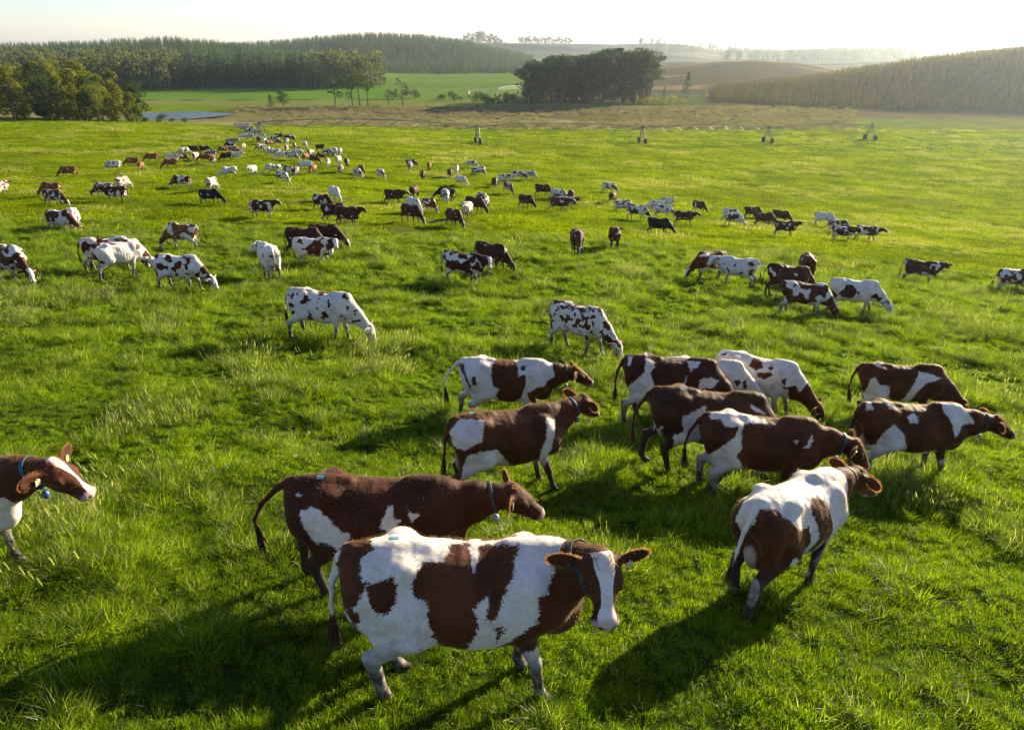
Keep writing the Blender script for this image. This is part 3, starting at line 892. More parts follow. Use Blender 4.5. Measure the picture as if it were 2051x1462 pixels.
# every cow: x, y, heading, pose, coat, share of white, label
HEROES = [
    (-0.42, 4.17, 5, {'base': 0, 'blaze': 1.1, 'collar': 1, 'patches': (697, 1165, 1062, 5, 41.1, [[(686.2, 1105.7), (699.4, 1066.2), (725.7, 1053.1), (747.7, 1053.1), (760.8, 1075.0), (736.7, 1096.9), (738.9, 1123.3), (754.2, 1140.8), (743.3, 1175.9), (730.1, 1184.7), (749.9, 1202.3), (734.5, 1224.2), (716.9, 1193.5), (695.0, 1158.4)], [(756.4, 1145.2), (804.7, 1123.3), (815.7, 1158.4), (804.7, 1189.1), (782.8, 1195.7), (765.2, 1175.9)], [(839.8, 1140.8), (853.0, 1096.9), (896.8, 1092.6), (905.6, 1053.1), (942.9, 1048.7), (956.1, 1105.7), (964.9, 1070.6), (962.7, 1048.7), (1039.5, 1048.7), (1032.9, 1105.7), (1019.7, 1145.2), (1006.5, 1189.1), (984.6, 1193.5), (991.2, 1140.8), (958.3, 1175.9), (975.8, 1197.9), (962.7, 1237.4), (945.1, 1263.7), (918.8, 1263.7), (892.5, 1237.4), (879.3, 1206.6), (870.5, 1162.8), (844.2, 1162.8)], [(1111.9, 1079.4), (1164.5, 1079.4), (1190.8, 1105.7), (1190.8, 1224.2), (1129.4, 1219.8), (1111.9, 1224.2), (1068.0, 1259.3), (1059.2, 1281.2), (1024.1, 1292.2), (1050.4, 1268.1), (1010.9, 1263.7), (1015.3, 1246.1), (1054.8, 1219.8), (1089.9, 1189.1), (1085.5, 1145.2), (1103.1, 1132.0)], [(1006.5, 1202.3), (1026.3, 1206.6), (1008.7, 1237.4)], [(861.7, 1254.9), (896.8, 1261.5), (883.7, 1265.9)]]), 'pose': {'legs': (0.16, 0.1, 0.02, 0.16), 'pitch': 48, 'poll': (0.89, -0.26, 1.52), 'tail': (0.03, 0.05), 'udder': 0.72, 'yaw': -84}, 'sticker': ('b', -0.55, 0.02), 'tags': 1}, 'brown and white cow nearest the viewer, white-blazed face turned to look up at the camera'),
    (-1.3, 5.58, 3, {'base': 1, 'blaze': 0, 'collar': 1, 'neck': 0, 'patches': (553, 955, 955, 3, 34.4, [[(600, 1035), (625, 1020), (660, 1040), (690, 1075), (712, 1075), (706, 1105), (685, 1112), (650, 1100), (632, 1104), (608, 1070)], [(775, 1065), (795, 1010), (806, 1008), (805, 1035), (825, 1040), (800, 1065)], [(835, 1010), (850, 1025), (865, 1025), (852, 1040), (840, 1030)], [(585, 998), (602, 992), (595, 1002)]]), 'pose': {'legs': (-0.1, 0.16, 0.1, -0.05), 'pitch': 36, 'poll': (1.27, 0.02, 1.33), 'tail': (0.02, 0.55), 'udder': 0.5, 'yaw': 2}, 'rgb': 'r', 'size': 0.94, 'sticker': ('b', -0.58, -0.05)}, 'dark reddish brown cow with white thigh patch, directly behind the nearest cow, head in profile'),
    (-5.56, 5.76, -4, {'base': 0, 'blaze': 0.7, 'collar': 2, 'patches': (-360, 75, 915, -4, 25.5, [[(8, 935), (30, 920), (110, 900), (110, 1020), (70, 1010), (30, 1015), (5, 1000), (-40, 985), (-60, 950)], [(-200, 930), (-120, 925), (-100, 1000), (-140, 1050), (-210, 1030)], [(-360, 920), (-300, 920), (-290, 1000), (-350, 1040)]]), 'pose': {'legs': (0.1, -0.1, 0.12, -0.12), 'pitch': 38, 'poll': (1.28, 0.02, 1.38), 'tail': (0, 0.1), 'udder': 0.6, 'yaw': 0}}, 'brown-necked cow entering at the left edge with a white nose stripe and blue collar'),
    (-0.13, 8.06, 24, {'base': 1, 'blaze': 0, 'collar': 2, 'neck': 0, 'patches': (899, 1110, 806, 24, 29.2, [[(899.0, 840.8), (918.5, 817.4), (961.4, 817.4), (959.5, 856.4), (930.2, 875.9), (906.8, 868.1)], [(934.1, 883.7), (988.7, 868.1), (1016.0, 895.4), (1043.3, 903.2), (1062.8, 907.1), (1078.4, 934.4), (1047.2, 942.2), (988.7, 942.2), (988.7, 1028.0), (899.0, 1028.0), (922.4, 950.0)], [(1078.4, 801.8), (1097.9, 801.8), (1097.9, 833.0), (1094.0, 872.0), (1082.3, 903.2), (1070.6, 895.4), (1076.5, 856.4), (1082.3, 840.8)]]), 'pose': {'legs': (0.1, -0.16, 0.2, 0.28), 'pitch': 40, 'poll': (1.2, 0.1, 1.42), 'tail': (0.03, -0.02), 'udder': 1.05, 'yaw': 14}, 'size': 0.91, 'sticker': ('g', -0.6, -0.02)}, 'brown cow with white rump and shoulder strap and hanging udder, walking away in the centre'),
    (-0.16, 11.79, 2, {'base': 0, 'blaze': 0, 'collar': 1, 'patches': (912, 1108, 692, 2, 24.1, [[(906.8, 708.2), (918.5, 704.3), (924.4, 727.7), (938.0, 755.0), (936.1, 762.8), (922.4, 731.6)], [(938.0, 731.6), (947.8, 731.6), (948.9, 751.1), (940.0, 751.1)], [(980.9, 704.3), (988.7, 684.8), (1023.8, 684.8), (1035.5, 704.3), (1037.5, 727.7), (1053.1, 719.9), (1055.0, 743.3), (1047.2, 770.6), (1027.7, 784.3), (1004.3, 786.2), (992.6, 770.6), (998.5, 755.0), (984.8, 751.1), (979.0, 727.7)], [(1037.5, 700.4), (1053.1, 702.4), (1051.1, 712.1), (1043.3, 711.3)], [(1094.0, 743.3), (1109.6, 723.8), (1140.8, 716.0), (1156.4, 755.0), (1113.5, 770.6), (1101.8, 790.1), (1097.9, 809.6), (1078.4, 794.0), (1058.9, 762.8), (1078.4, 747.2)]]), 'pose': {'legs': (-0.16, 0.14, 0.22, -0.1), 'pitch': 32, 'poll': (1.25, 0.02, 1.26), 'tail': (0.0, 0.45), 'udder': 0.85, 'yaw': 0}, 'size': 0.96}, 'white cow with a brown side patch and tail held out, behind the central cow'),
    (1.81, 18.02, -42, {'blaze': 0, 'pose': {'legs': (0.1, -0.14, 0.16, -0.1), 'pitch': 66, 'poll': (1.2, 0.0, 0.6), 'tail': (0.05, 0.15), 'udder': 0.7}, 'scale': 6.5, 'so': 2, 'white': 0.66}, 'white cow flecked all over with small brown patches, grazing with a dark neck, upper centre'),
    (2.84, 11.76, -8, {'base': 1, 'blaze': 0, 'neck': 0, 'patches': (1222, 1432, 708, -8, 24.1, [[(1265.6, 700.4), (1283.2, 731.6), (1273.4, 747.2), (1283.2, 766.7), (1281.2, 794.0), (1250.0, 817.4), (1246.1, 864.2), (1211.0, 864.2), (1222.7, 809.6), (1230.5, 774.5), (1246.1, 757.0), (1257.8, 747.2)], [(1378.7, 755.0), (1406.0, 751.1), (1425.5, 758.9), (1409.9, 774.5), (1378.7, 778.4)], [(1355.3, 716.0), (1382.6, 716.0), (1378.7, 725.8), (1359.2, 739.4)], [(1343.6, 766.7), (1352.2, 751.1), (1345.6, 778.4)], [(1226.6, 708.2), (1238.3, 708.2), (1232.5, 723.8), (1225.8, 731.6)]]), 'pose': {'legs': (0.1, -0.14, 0.16, -0.1), 'pitch': 66, 'poll': (1.2, 0.0, 0.6), 'tail': (0.05, 0.15), 'udder': 0.95}, 'rgb': 'r'}, 'brown cow with white thigh grazing, upper left of the overlapping right-hand group'),
    (2.8, 9.29, -5, {'base': 1, 'blaze': 0, 'neck': 0, 'patches': (1282, 1522, 775, -5, 26.9, [[(1339.7, 833.0), (1382.6, 805.7), (1386.5, 840.8), (1380.7, 903.2), (1331.9, 899.3), (1328.0, 872.0), (1343.6, 860.3), (1337.8, 844.7)], [(1468.4, 797.9), (1499.6, 809.6), (1509.4, 821.3), (1476.2, 811.6)], [(1296.8, 848.6), (1304.6, 856.4), (1300.7, 868.1)]]), 'pose': {'legs': (-0.2, 0.16, 0.1, -0.08), 'pitch': 66, 'poll': (1.2, 0.0, 0.6), 'tail': (0.02, 0.3), 'udder': 0.8}, 'rgb': 'd', 'sticker': ('g', -0.5, -0.08)}, 'dark brown cow with white belly-side patch and long tail, middle of the overlapping group'),
    (3.34, 8.62, -5, {'base': 1, 'blaze': 0, 'collar': 2, 'neck': 0, 'patches': (1378, 1660, 813, -5, 27.4, [[(1386.5, 821.3), (1398.2, 805.7), (1468.4, 805.7), (1523.0, 821.3), (1523.0, 829.1), (1464.5, 833.0), (1460.6, 856.4), (1462.6, 895.4), (1452.8, 911.0), (1468.4, 934.4), (1491.8, 965.6), (1468.4, 1028.0), (1343.6, 1028.0), (1370.9, 950.0), (1382.6, 922.7), (1413.8, 891.5), (1445.0, 864.2), (1448.9, 840.8), (1421.6, 844.7), (1413.8, 829.1)], [(1601.0, 883.7), (1624.4, 852.5), (1626.4, 864.2), (1616.6, 883.7)], [(1579.6, 868.1), (1589.3, 864.2), (1583.5, 875.9)]]), 'pose': {'legs': (-0.06, 0.12, 0.05, -0.1), 'pitch': 52, 'poll': (1.27, 0.0, 1.12), 'tail': (0.02, 0.25), 'udder': 1.0, 'yaw': -14}, 'size': 0.95}, 'long brown cow with white rump and lowered head, nearest of the overlapping group'),
    (2.71, 5.98, 40, {'base': 0, 'blaze': 0, 'collar': 1, 'patches': (1446, 1685, 925, 40, 32.6, [[(1442.9, 1008.8), (1447.0, 967.8), (1479.8, 963.7), (1512.6, 984.2), (1537.2, 992.4), (1570.1, 980.1), (1582.4, 1008.8), (1570.1, 1049.8), (1537.2, 1041.6), (1533.1, 1070.3), (1516.7, 1107.3), (1504.4, 1127.8), (1479.8, 1111.4), (1463.4, 1070.3)], [(1568.0, 943.1), (1578.3, 922.6), (1611.1, 922.6), (1643.9, 971.9), (1660.3, 1008.8), (1643.9, 1058.0), (1635.7, 1029.3), (1619.3, 1000.6), (1602.9, 1025.2), (1590.6, 1021.1), (1602.9, 996.5)], [(1685.0, 996.5), (1685.0, 1070.3), (1643.9, 1078.5), (1668.5, 1021.1)]]), 'pose': {'legs': (0.14, -0.16, 0.12, 0.0), 'pitch': 35, 'poll': (1.22, -0.06, 1.3), 'tail': (0.04, 0.12), 'udder': 0.95, 'yaw': -16}, 'size': 0.94, 'sticker': ('g', -0.5, -0.03)}, 'white cow with brown rump and saddle seen from behind, walking away at lower right'),
    (6.0, 9.69, 0, {'base': 1, 'blaze': 0, 'collar': 1, 'neck': 0, 'patches': (1706, 1930, 786, 0, 24.4, [[(1742.4, 844.7), (1762.9, 828.2), (1783.4, 844.7), (1804.0, 881.6), (1804.0, 898.0), (1824.5, 906.2), (1783.4, 988.3), (1701.4, 988.3), (1705.5, 889.8), (1738.3, 873.4)], [(1791.6, 811.8), (1801.9, 801.6), (1814.2, 811.8), (1810.1, 826.2), (1795.8, 824.1)], [(1869.6, 779.0), (1914.8, 783.1), (1943.5, 820.0), (1910.6, 824.1), (1894.2, 850.8), (1884.0, 832.3), (1869.6, 803.6)], [(1804.0, 895.9), (1845.0, 885.7), (1869.6, 881.6), (1865.5, 914.4), (1824.5, 914.4)], [(1873.7, 906.2), (1923.0, 889.8), (1947.6, 898.0), (1890.1, 947.2), (1865.5, 988.3), (1861.4, 926.7)], [(1713.7, 774.9), (1726.0, 779.0), (1721.9, 799.5), (1709.6, 803.6)]]), 'pose': {'legs': (-0.05, 0.1, 0.06, 0.16), 'pitch': 34, 'poll': (1.3, 0.0, 1.2), 'tail': (0.0, 0.03), 'udder': 0.9, 'yaw': -4}, 'size': 0.95, 'sticker': ('b', -0.55, -0.1)}, 'brown cow with white shoulder blaze walking right, wearing a collar with hanging pendant'),
    (7.79, 13.01, -16, {'base': 1, 'blaze': 0, 'neck': 0, 'patches': (1714, 1900, 705, -16, 21.3, [[(1723.9, 742.1), (1734.2, 733.9), (1742.4, 754.4), (1767.0, 758.5), (1769.1, 783.1), (1783.4, 836.4), (1709.6, 836.4)], [(1799.9, 795.4), (1804.0, 779.0), (1832.7, 725.7), (1881.9, 744.1), (1845.0, 754.4), (1820.4, 783.1), (1812.2, 836.4)], [(1740.4, 701.0), (1758.8, 705.1), (1746.5, 713.3)]]), 'pose': {'legs': (0.1, -0.14, 0.16, -0.1), 'pitch': 66, 'poll': (1.2, 0.0, 0.6), 'tail': (0.02, 0.2), 'udder': 0.6}, 'rgb': 'b', 'size': 0.92}, 'brown cow with a slanting white band grazing behind the collared cow at right'),
    (3.7, 12.46, -18, {'base': 0, 'blaze': 0, 'neck': 0, 'patches': (1325, 1495, 712, -18, 23.3, [[(1381.3, 725.7), (1397.7, 713.3), (1412.1, 717.4), (1410.0, 729.8), (1393.6, 733.9)], [(1461.3, 766.7), (1473.6, 760.5), (1477.7, 770.8), (1467.5, 776.9)], [(1479.8, 767.5), (1490.0, 764.6), (1492.1, 783.1), (1483.9, 783.1)]]), 'pose': {'legs': (0.1, -0.14, 0.16, -0.1), 'pitch': 66, 'poll': (1.2, 0.0, 0.6), 'tail': (0.05, 0.15), 'udder': 0.6}, 'size': 0.9}, 'pinkish white cow with two small brown spots, sandwiched in the overlapping group'),
    (4.84, 12.85, -34, {'base': 0, 'blaze': 0, 'neck': 1, 'patches': (1425, 1608, 703, -34, 22.5, [[(1481.8, 738.0), (1496.2, 715.4), (1512.6, 721.6), (1514.7, 742.1), (1496.2, 752.3)], [(1522.9, 742.1), (1537.2, 738.0), (1537.2, 748.2), (1527.0, 751.1)], [(1496.2, 758.5), (1529.0, 754.4), (1533.1, 764.6), (1512.6, 776.9), (1496.2, 766.7)], [(1553.7, 774.9), (1563.9, 772.8), (1561.9, 791.3), (1553.7, 787.2)], [(1555.7, 795.4), (1590.6, 791.3), (1611.1, 832.3), (1590.6, 836.4), (1570.1, 803.6)], [(1527.0, 803.6), (1537.2, 791.3), (1533.1, 801.6)], [(1422.3, 705.1), (1434.7, 703.1), (1426.4, 713.3)]]), 'pose': {'legs': (0.1, -0.14, 0.16, -0.1), 'pitch': 66, 'poll': (1.2, 0.0, 0.6), 'tail': (0.05, 0.15), 'udder': 0.7}, 'size': 0.93}, 'white cow with round brown patches grazing, at the back right of the overlapping group'),
    (-4.86, 17.34, -6, {'blaze': 0, 'pose': {'legs': (0.1, -0.14, 0.16, -0.1), 'pitch': 66, 'poll': (1.2, 0.0, 0.6), 'tail': (0.05, 0.15), 'udder': 0.7}, 'rgb': 'r', 'scale': 6.0, 'so': 5, 'white': 0.78}, 'white cow with scattered brown flecks grazing alone beside a pale grass tuft, left of centre'),
]
HERD = [
    (11.12, 28.34, -6.0, 'G', 'd', 0.12, 'dark brown cow with white thigh patch grazing behind the white-faced cow at right'),
    (10.5, 24.9, -12.0, 'q', 'b', 0.42, 'brown and white cow with lowered white face, between a dark and a white cow'),
    (12.91, 26.03, -22.0, 'G', 'r', 0.72, 'white cow with brown neck and blotches grazing, rightmost of the tight right-hand cluster'),
    (13.76, 32.73, 75.0, 'G', 'b', 0.1, 'brown cow seen from behind, only its rump showing behind the cluster at the right'),
    (10.04, 31.03, 150.0, 'L', 'b', 0.86, 'mostly white cow twisting its head back to lick beside the dark brown cow'),
    (9.15, 32.73, 205.0, 'G', 'b', 0.3, 'brown cow with white speckled rump grazing to the left of the white licking cow'),
    (-2.02, 28.3, -14.0, 'l', 'r', 0.38, 'brown and white cow standing with tail swung out and white face turned to the viewer'),
    (-0.93, 32.18, -38.0, 'G', 'r', 0.1, 'dark reddish cow grazing just behind the cow with the swung tail'),
    (-9.31, 27.1, 118.0, 'L', 'b', 0.88, 'white cow seen from behind with its brown head turned left, at left of centre'),
    (-8.61, 30.87, -10.0, 'l', 'b', 0.6, 'white and brown mottled cow looking to the viewer, in front of two dark brown cows'),
    (-10.07, 34.51, -6.0, 'G', 'r', 0.02, 'plain dark brown cow half hidden behind the mottled cow looking round'),
    (-9.8, 37.64, -18.0, 'G', 'r', 0.0, 'plain dark brown cow grazing, rear of the trio with the mottled cow'),
    (-11.4, 24.09, -10.0, 'G', 'b', 0.66, 'white and brown long-backed cow grazing right, in the left group of four'),
    (-14.29, 25.55, 55.0, 'G', 'b', 0.78, 'cream coloured cow seen from behind with heavy body, middle of the left group of four'),
    (-15.65, 27.35, 20.0, 'G', 'b', 0.5, 'brown and white cow with dark thigh and hanging tail, behind the cream cow'),
    (-16.43, 35.66, 170.0, 'g', 'g', 0.42, 'ginger and white cow with its rump left, behind the left group of four'),
    (-17.05, 24.01, -35.0, 'G', 'b', 0.45, 'brown cow with pale flank grazing, cut by the left edge of the picture'),
    (-24.92, 39.82, -18.0, 'G', 'b', 0.45, 'brown and white cow with brown saddle at the far left, beside a pale cow'),
    (-25.17, 41.4, -60.0, 'G', 'b', 0.97, 'pale cream cow almost hidden behind the brown saddled cow at far left'),
    (-35.54, 56.68, -15.0, 'G', 'b', 0.4, 'brown cow with white girth patch grazing, in front of a tan cow at far left'),
    (-40.19, 63.98, 175.0, 'G', 'g', 0.25, 'tan cow only whose back shows behind the white-girthed cow at far left'),
    (-33.1, 61.12, 178.0, 'W', 'r', 0.4, 'dark brown and white cow walking left with head low, at left of the black cow'),
    (-35.4, 63.72, 172.0, 'G', 'b', 0.45, 'brown and white cow partly hidden behind the dark walking cow at left'),
    (-38.4, 72.58, 80.0, 'G', 'g', 0.75, 'cream and tan cow seen from behind above the dark walking cow'),
    (-33.42, 74.52, 180.0, 'G', 'b', 0.45, 'brown cow with white front legs grazing left, above and left of the black cow'),
    (-25.22, 61.11, -14.0, 'G', 'k', 0.1, 'black cow with two white bars on its side grazing to the right'),
    (-29.16, 71.38, 85.0, 'G', 'b', 0.72, 'cream and brown cow seen from behind just above the black cow'),
    (-17.81, 51.81, -20.0, 'L', 'r', 0.3, 'dark brown cow with white hindquarters looking away, standing alone left of centre'),
    (-45.0, 64.66, 95.0, 'W', 'b', 0.6, 'brown and white cow at the very left edge with only its hindquarters in view'),
    (-52.54, 87.72, 190.0, 'G', 'g', 0.03, 'plain ginger cow grazing alone at far left'),
    (-51.95, 96.94, 190.0, 'G', 'b', 0.72, 'white cow with dark neck grazing left, next to a ginger cow pair'),
    (-53.22, 104.4, 185.0, 'G', 'g', 0.05, 'brown ginger cow grazing left behind a small ginger cow'),
    (-47.46, 95.06, -75.0, 'G', 'g', 0.02, 'small ginger cow with head down toward the viewer, beside the brown ginger cow'),
    (-53.78, 111.45, 190.0, 'G', 'g', 0.04, 'brown cow grazing left between the ginger pair and the white spotted cow'),
    (-46.89, 102.27, 215.0, 'G', 'g', 0.08, 'ginger cow grazing in front of the white spotted cow'),
    (-49.85, 109.46, 5.0, 'W', 'd', 0.85, 'white cow with dark flecks standing behind a ginger cow'),
    (-49.79, 113.31, -30.0, 'G', 'g', 0.05, 'ginger brown cow with dark head down, right of the white flecked cow'),
    (-55.33, 126.53, 60.0, 'G', 'k', 0.55, 'white and black cow seen from behind over a ginger brown cow'),
    (-55.85, 131.26, 0.0, 'G', 'd', 0.03, 'small plain dark cow grazing between two patched cows in the rear row'),
    (-54.38, 132.62, 5.0, 'G', 'd', 0.2, 'dark cow with a white dab on its shoulder in the rear row'),
    (-48.69, 120.96, 170.0, 'G', 'k', 0.5, 'black and white flecked cow behind the ginger pair at left'),
    (-48.57, 114.56, 90.0, 'G', 'g', 0.6, 'cream and ginger cow seen from behind, left of the ginger pair'),
    (-46.91, 113.88, 200.0, 'G', 'g', 0.08, 'ginger cow with dark legs grazing left, first of the ginger pair'),
    (-43.56, 108.75, -80.0, 'G', 'b', 0.35, 'brown and pale cow head down toward the viewer, second of the ginger pair'),
    (-44.04, 115.37, 195.0, 'G', 'd', 0.06, 'dark brown cow grazing left in front of a white cow'),
    (-43.42, 117.52, 0.0, 'W', 'b', 0.93, 'white cow with its rump to the right behind the dark brown grazing cow'),
    (-53.2, 141.79, 185.0, 'G', 'k', 0.35, 'black and white cow grazing left, rearmost of the left group'),
    (-50.87, 132.22, 230.0, 'G', 'g', 0.15, 'ginger cow grazing left of a tan one in the rear of the left group'),
    (-49.02, 131.49, 30.0, 'G', 'g', 0.3, 'tan cow mostly hidden behind the dark brown grazing cow'),
    (-49.36, 137.78, -85.0, 'G', 'g', 0.5, 'small tan and white cow standing alone head down near the trough'),
    (-34.46, 90.2, 215.0, 'G', 'b', 0.85, 'white cow grazing with head to the left, alone above the black cow'),
    (-31.68, 90.42, -95.0, 'S', 'b', 0.8, 'white cow facing the viewer with brown blaze, head up'),
    (-58.95, 165.51, 178.0, 'G', 'k', 0.88, 'pale grey cow with black head right beside the concrete trough'),
    (-57.51, 165.79, 170.0, 'G', 'b', 0.65, 'pale mottled cow second from the trough'),
    (-50.35, 160.28, -5.0, 'G', 'k', 0.3, 'black and white cow nearest the pivot centre on its right side'),
    (-52.26, 169.47, 0.0, 'G', 'd', 0.1, 'dark cow standing behind the black and white cow near the gateway'),
    (-48.94, 164.18, 0.0, 'G', 'b', 0.35, 'brown and white cow in the cluster right of the pivot centre'),
    (-47.8, 164.76, -60.0, 'G', 'b', 0.5, 'tan and white cow at the right end of the gateway cluster'),
    (-48.25, 155.06, -50.0, 'G', 'd', 0.4, 'brown and white cow walking toward the viewer out of the gateway cluster'),
    (-46.63, 155.83, -85.0, 'G', 'k', 0.5, 'small black and white cow head on below the gateway cluster'),
    (-53.01, 157.69, 120.0, 'G', 'b', 0.02, 'small brown cow just in front of the pivot centre'),
    (-46.05, 137.46, 230.0, 'G', 'b', 0.6, 'tan and white cow grazing left in the thick of the middle herd'),
    (-50.2, 152.79, -80.0, 'G', 'b', 0.85, 'small whitish cow head down below the pivot centre'),
    (-47.92, 148.09, 60.0, 'G', 'g', 0.15, 'ginger cow rump showing beside the whitish cow below the pivot centre'),
    (-43.16, 132.88, -70.0, 'G', 'b', 0.7, 'white cow with dark face grazing, in the left of the middle herd'),
    (-40.93, 136.16, -80.0, 'G', 'b', 0.5, 'tan cow with white legs in the middle herd, head toward the viewer'),
    (-41.45, 143.21, -70.0, 'G', 'd', 0.4, 'dark brown and white cow standing in the upper middle herd'),
    (-41.03, 148.75, -55.0, 'G', 'b', 0.93, 'plain white cow grazing alone right of the gateway cluster'),
    (-36.48, 142.29, -20.0, 'S', 'd', 0.05, 'plain dark cow standing alone above the blue-grey cows'),
    (-32.54, 132.05, -12.0, 'G', 'k', 0.5, 'black and white cow grazing in the right part of the middle herd'),
    (-32.34, 136.59, -60.0, 'G', 'k', 0.8, 'greyish white cow behind the black and white one in the right part of the herd'),
    (-31.04, 135.2, -75.0, 'G', 'b', 0.75, 'white and brown cow grazing head on, right end of the rear herd'),
    (-31.63, 123.77, 225.0, 'G', 'b', 0.1, 'brown cow with pale legs grazing left, above the striped white cow'),
    (-27.17, 109.92, -80.0, 'G', 'k', 0.78, 'white cow with grey flank head down, centre right of the middle herd'),
    (-27.39, 117.42, 80.0, 'G', 'b', 0.94, 'white cow rump showing over a brown and white cow'),
    (-23.46, 101.49, -85.0, 'G', 'b', 0.45, 'brown and white cow facing the viewer, nearest of the right-hand herd cluster'),
    (-25.24, 113.62, -75.0, 'G', 'b', 0.12, 'reddish cow head down at the right side of the herd cluster'),
    (-40.27, 126.93, 200.0, 'G', 'd', 0.6, 'dark and white cow grazing left behind a white cow in the middle herd'),
    (-37.74, 121.87, 190.0, 'G', 'b', 0.93, 'plain white cow grazing left in the heart of the herd'),
    (-35.32, 119.67, -15.0, 'G', 'k', 0.55, 'dark and white flecked cow grazing right in the heart of the herd'),
    (-36.67, 127.95, 0.0, 'G', 'k', 0.85, 'grey-white cow behind the flecked cow in the heart of the herd'),
    (-33.73, 122.08, 80.0, 'G', 'g', 0.12, 'orange-brown cow seen from behind in the middle herd'),
    (-34.53, 128.22, 75.0, 'G', 'b', 0.55, 'small white and brown cow behind the orange-brown cow'),
    (-30.69, 115.89, -30.0, 'G', 'b', 0.2, 'brown cow with pale back right of the orange-brown cow'),
    (-28.63, 103.04, 180.0, 'G', 'b', 0.95, 'large plain white cow grazing left overlapped by an orange-brown cow'),
    (-26.32, 98.09, -95.0, 'G', 'g', 0.15, 'orange-brown cow head down in front of the large white cow'),
    (-30.6, 94.76, 215.0, 'G', 'b', 0.82, 'white cow with tan back grazing left in the front row of the herd'),
    (-28.42, 94.25, -40.0, 'G', 'b', 0.6, 'white cow with brown neck grazing right in the front row of the herd'),
    (-27.41, 94.04, -85.0, 'G', 'b', 0.4, 'brown and white cow head down between two white cows of the front row'),
    (-25.34, 81.64, -42.0, 'G', 'k', 0.62, 'spotted dark and white cow nearest of the front row, grazing right'),
    (-19.71, 94.41, -50.0, 'G', 'd', 0.6, 'white and dark cow grazing with a ginger one behind, right of the herd'),
    (-20.83, 102.7, -60.0, 'G', 'g', 0.08, 'ginger cow hidden behind the white and dark cow'),
    (-17.34, 97.65, -55.0, 'G', 'b', 0.7, 'white and brown cow grazing alone right of the herd'),
    (-16.12, 66.57, -55.0, 'G', 'b', 0.95, 'large nearly plain white cow grazing above the dark brown trio'),
    (-15.31, 58.91, -30.0, 'G', 'r', 0.2, 'brown cow with white rump, rear of the dark brown trio'),
    (-12.4, 50.61, -12.0, 'G', 'r', 0.22, 'brown cow with white hindquarters, middle of the dark brown trio'),
    (-11.2, 49.14, -20.0, 'L', 'd', 0.04, 'dark brown cow with raised head, front of the trio in the middle'),
    (-10.83, 66.72, -4.0, 'W', 'd', 0.03, 'long dark brown cow standing side on with head level, centre'),
    (-9.91, 74.09, 80.0, 'G', 'b', 0.05, 'brown cow seen from behind just right of the long dark cow'),
    (-8.06, 59.46, -50.0, 'G', 'b', 0.96, 'white cow grazing hidden behind a dark brown grazing cow'),
    (-7.37, 52.8, -38.0, 'G', 'd', 0.05, 'plain dark brown cow grazing to the right in front of a white cow'),
    (-6.88, 61.01, -55.0, 'G', 'b', 0.4, 'brown and white cow with a white shoulder patch, head down'),
    (-6.84, 74.87, 185.0, 'G', 'k', 0.08, 'black cow grazing, crossed by a white and brown cow'),
    (-6.48, 71.26, -75.0, 'G', 'b', 0.6, 'white and brown cow head down in front of the black cow'),
    (-4.05, 50.84, -55.0, 'G', 'b', 0.07, 'dark reddish cow grazing toward the viewer, front of the central bunch'),
    (-3.55, 57.36, -100.0, 'S', 'b', 0.85, 'white-coated cow facing the viewer head up in the central bunch'),
    (-3.21, 62.4, -35.0, 'G', 'd', 0.05, 'dark cow stretching its head right behind the white-coated cow'),
    (-2.93, 71.83, -60.0, 'G', 'k', 0.3, 'black and dark cow at the back of the central bunch'),
    (-2.48, 67.36, -95.0, 'S', 'b', 0.6, 'white and brown cow with face to the viewer, right of the central bunch'),
    (-16.35, 120.1, -10.0, 'G', 'd', 0.4, 'dark and white cow grazing right, topmost left of the centre field'),
    (-15.55, 113.43, -85.0, 'G', 'b', 0.5, 'small brown and white cow in front of the topmost dark cow'),
    (-12.13, 100.38, -80.0, 'G', 'b', 0.06, 'reddish cow head down below the topmost pair'),
    (-12.97, 116.38, -85.0, 'G', 'g', 0.04, 'small ginger cow standing alone right of the topmost pair'),
    (-8.89, 105.61, -75.0, 'G', 'b', 0.05, 'brown cow head down beside a white cow in the centre field'),
    (-8.34, 111.87, -85.0, 'G', 'b', 0.96, 'white cow head down beside the brown cow in the centre field'),
    (-6.83, 124.53, -5.0, 'G', 'k', 0.75, 'white cow with dark neck at the top of the centre field'),
    (-5.21, 110.95, -15.0, 'G', 'd', 0.5, 'dark and white cow grazing right beneath the white cow at the top'),
    (-4.46, 113.04, -75.0, 'G', 'g', 0.45, 'tan and white cow at the right of the dark and white one'),
    (-6.48, 94.04, -45.0, 'G', 'k', 0.85, 'white cow flecked with black grazing right in open grass'),
    (-2.21, 94.12, -80.0, 'G', 'd', 0.08, 'dark reddish cow head down, left of a mottled pale cow'),
    (-0.93, 101.06, 0.0, 'W', 'k', 0.75, 'pale mottled cow side on behind two reddish cows'),
    (-0.45, 87.16, -60.0, 'G', 'b', 0.4, 'brown and white cow with head raised below the pale mottled cow'),
    (0.9, 106.8, -10.0, 'G', 'd', 0.6, 'white cow with dark neck, first of a grazing pair near the centre'),
    (2.51, 107.51, -12.0, 'G', 'd', 0.65, 'white and dark cow, second of the grazing pair near the centre'),
    (1.38, 70.23, -45.0, 'G', 'd', 0.03, 'plain dark brown cow grazing alone right of centre'),
    (3.59, 85.55, -20.0, 'G', 'd', 0.08, 'dark brown cow behind a black and white flecked one, right of centre'),
    (5.13, 82.74, -8.0, 'G', 'k', 0.62, 'white and black cow whose back shows behind a brown cow'),
    (6.57, 81.65, 85.0, 'G', 'b', 0.04, 'small brown cow seen from behind at the right of the bunch'),
    (4.31, 67.65, -5.0, 'W', 'b', 0.2, 'brown cow with white hind legs walking right, front of the bunch'),
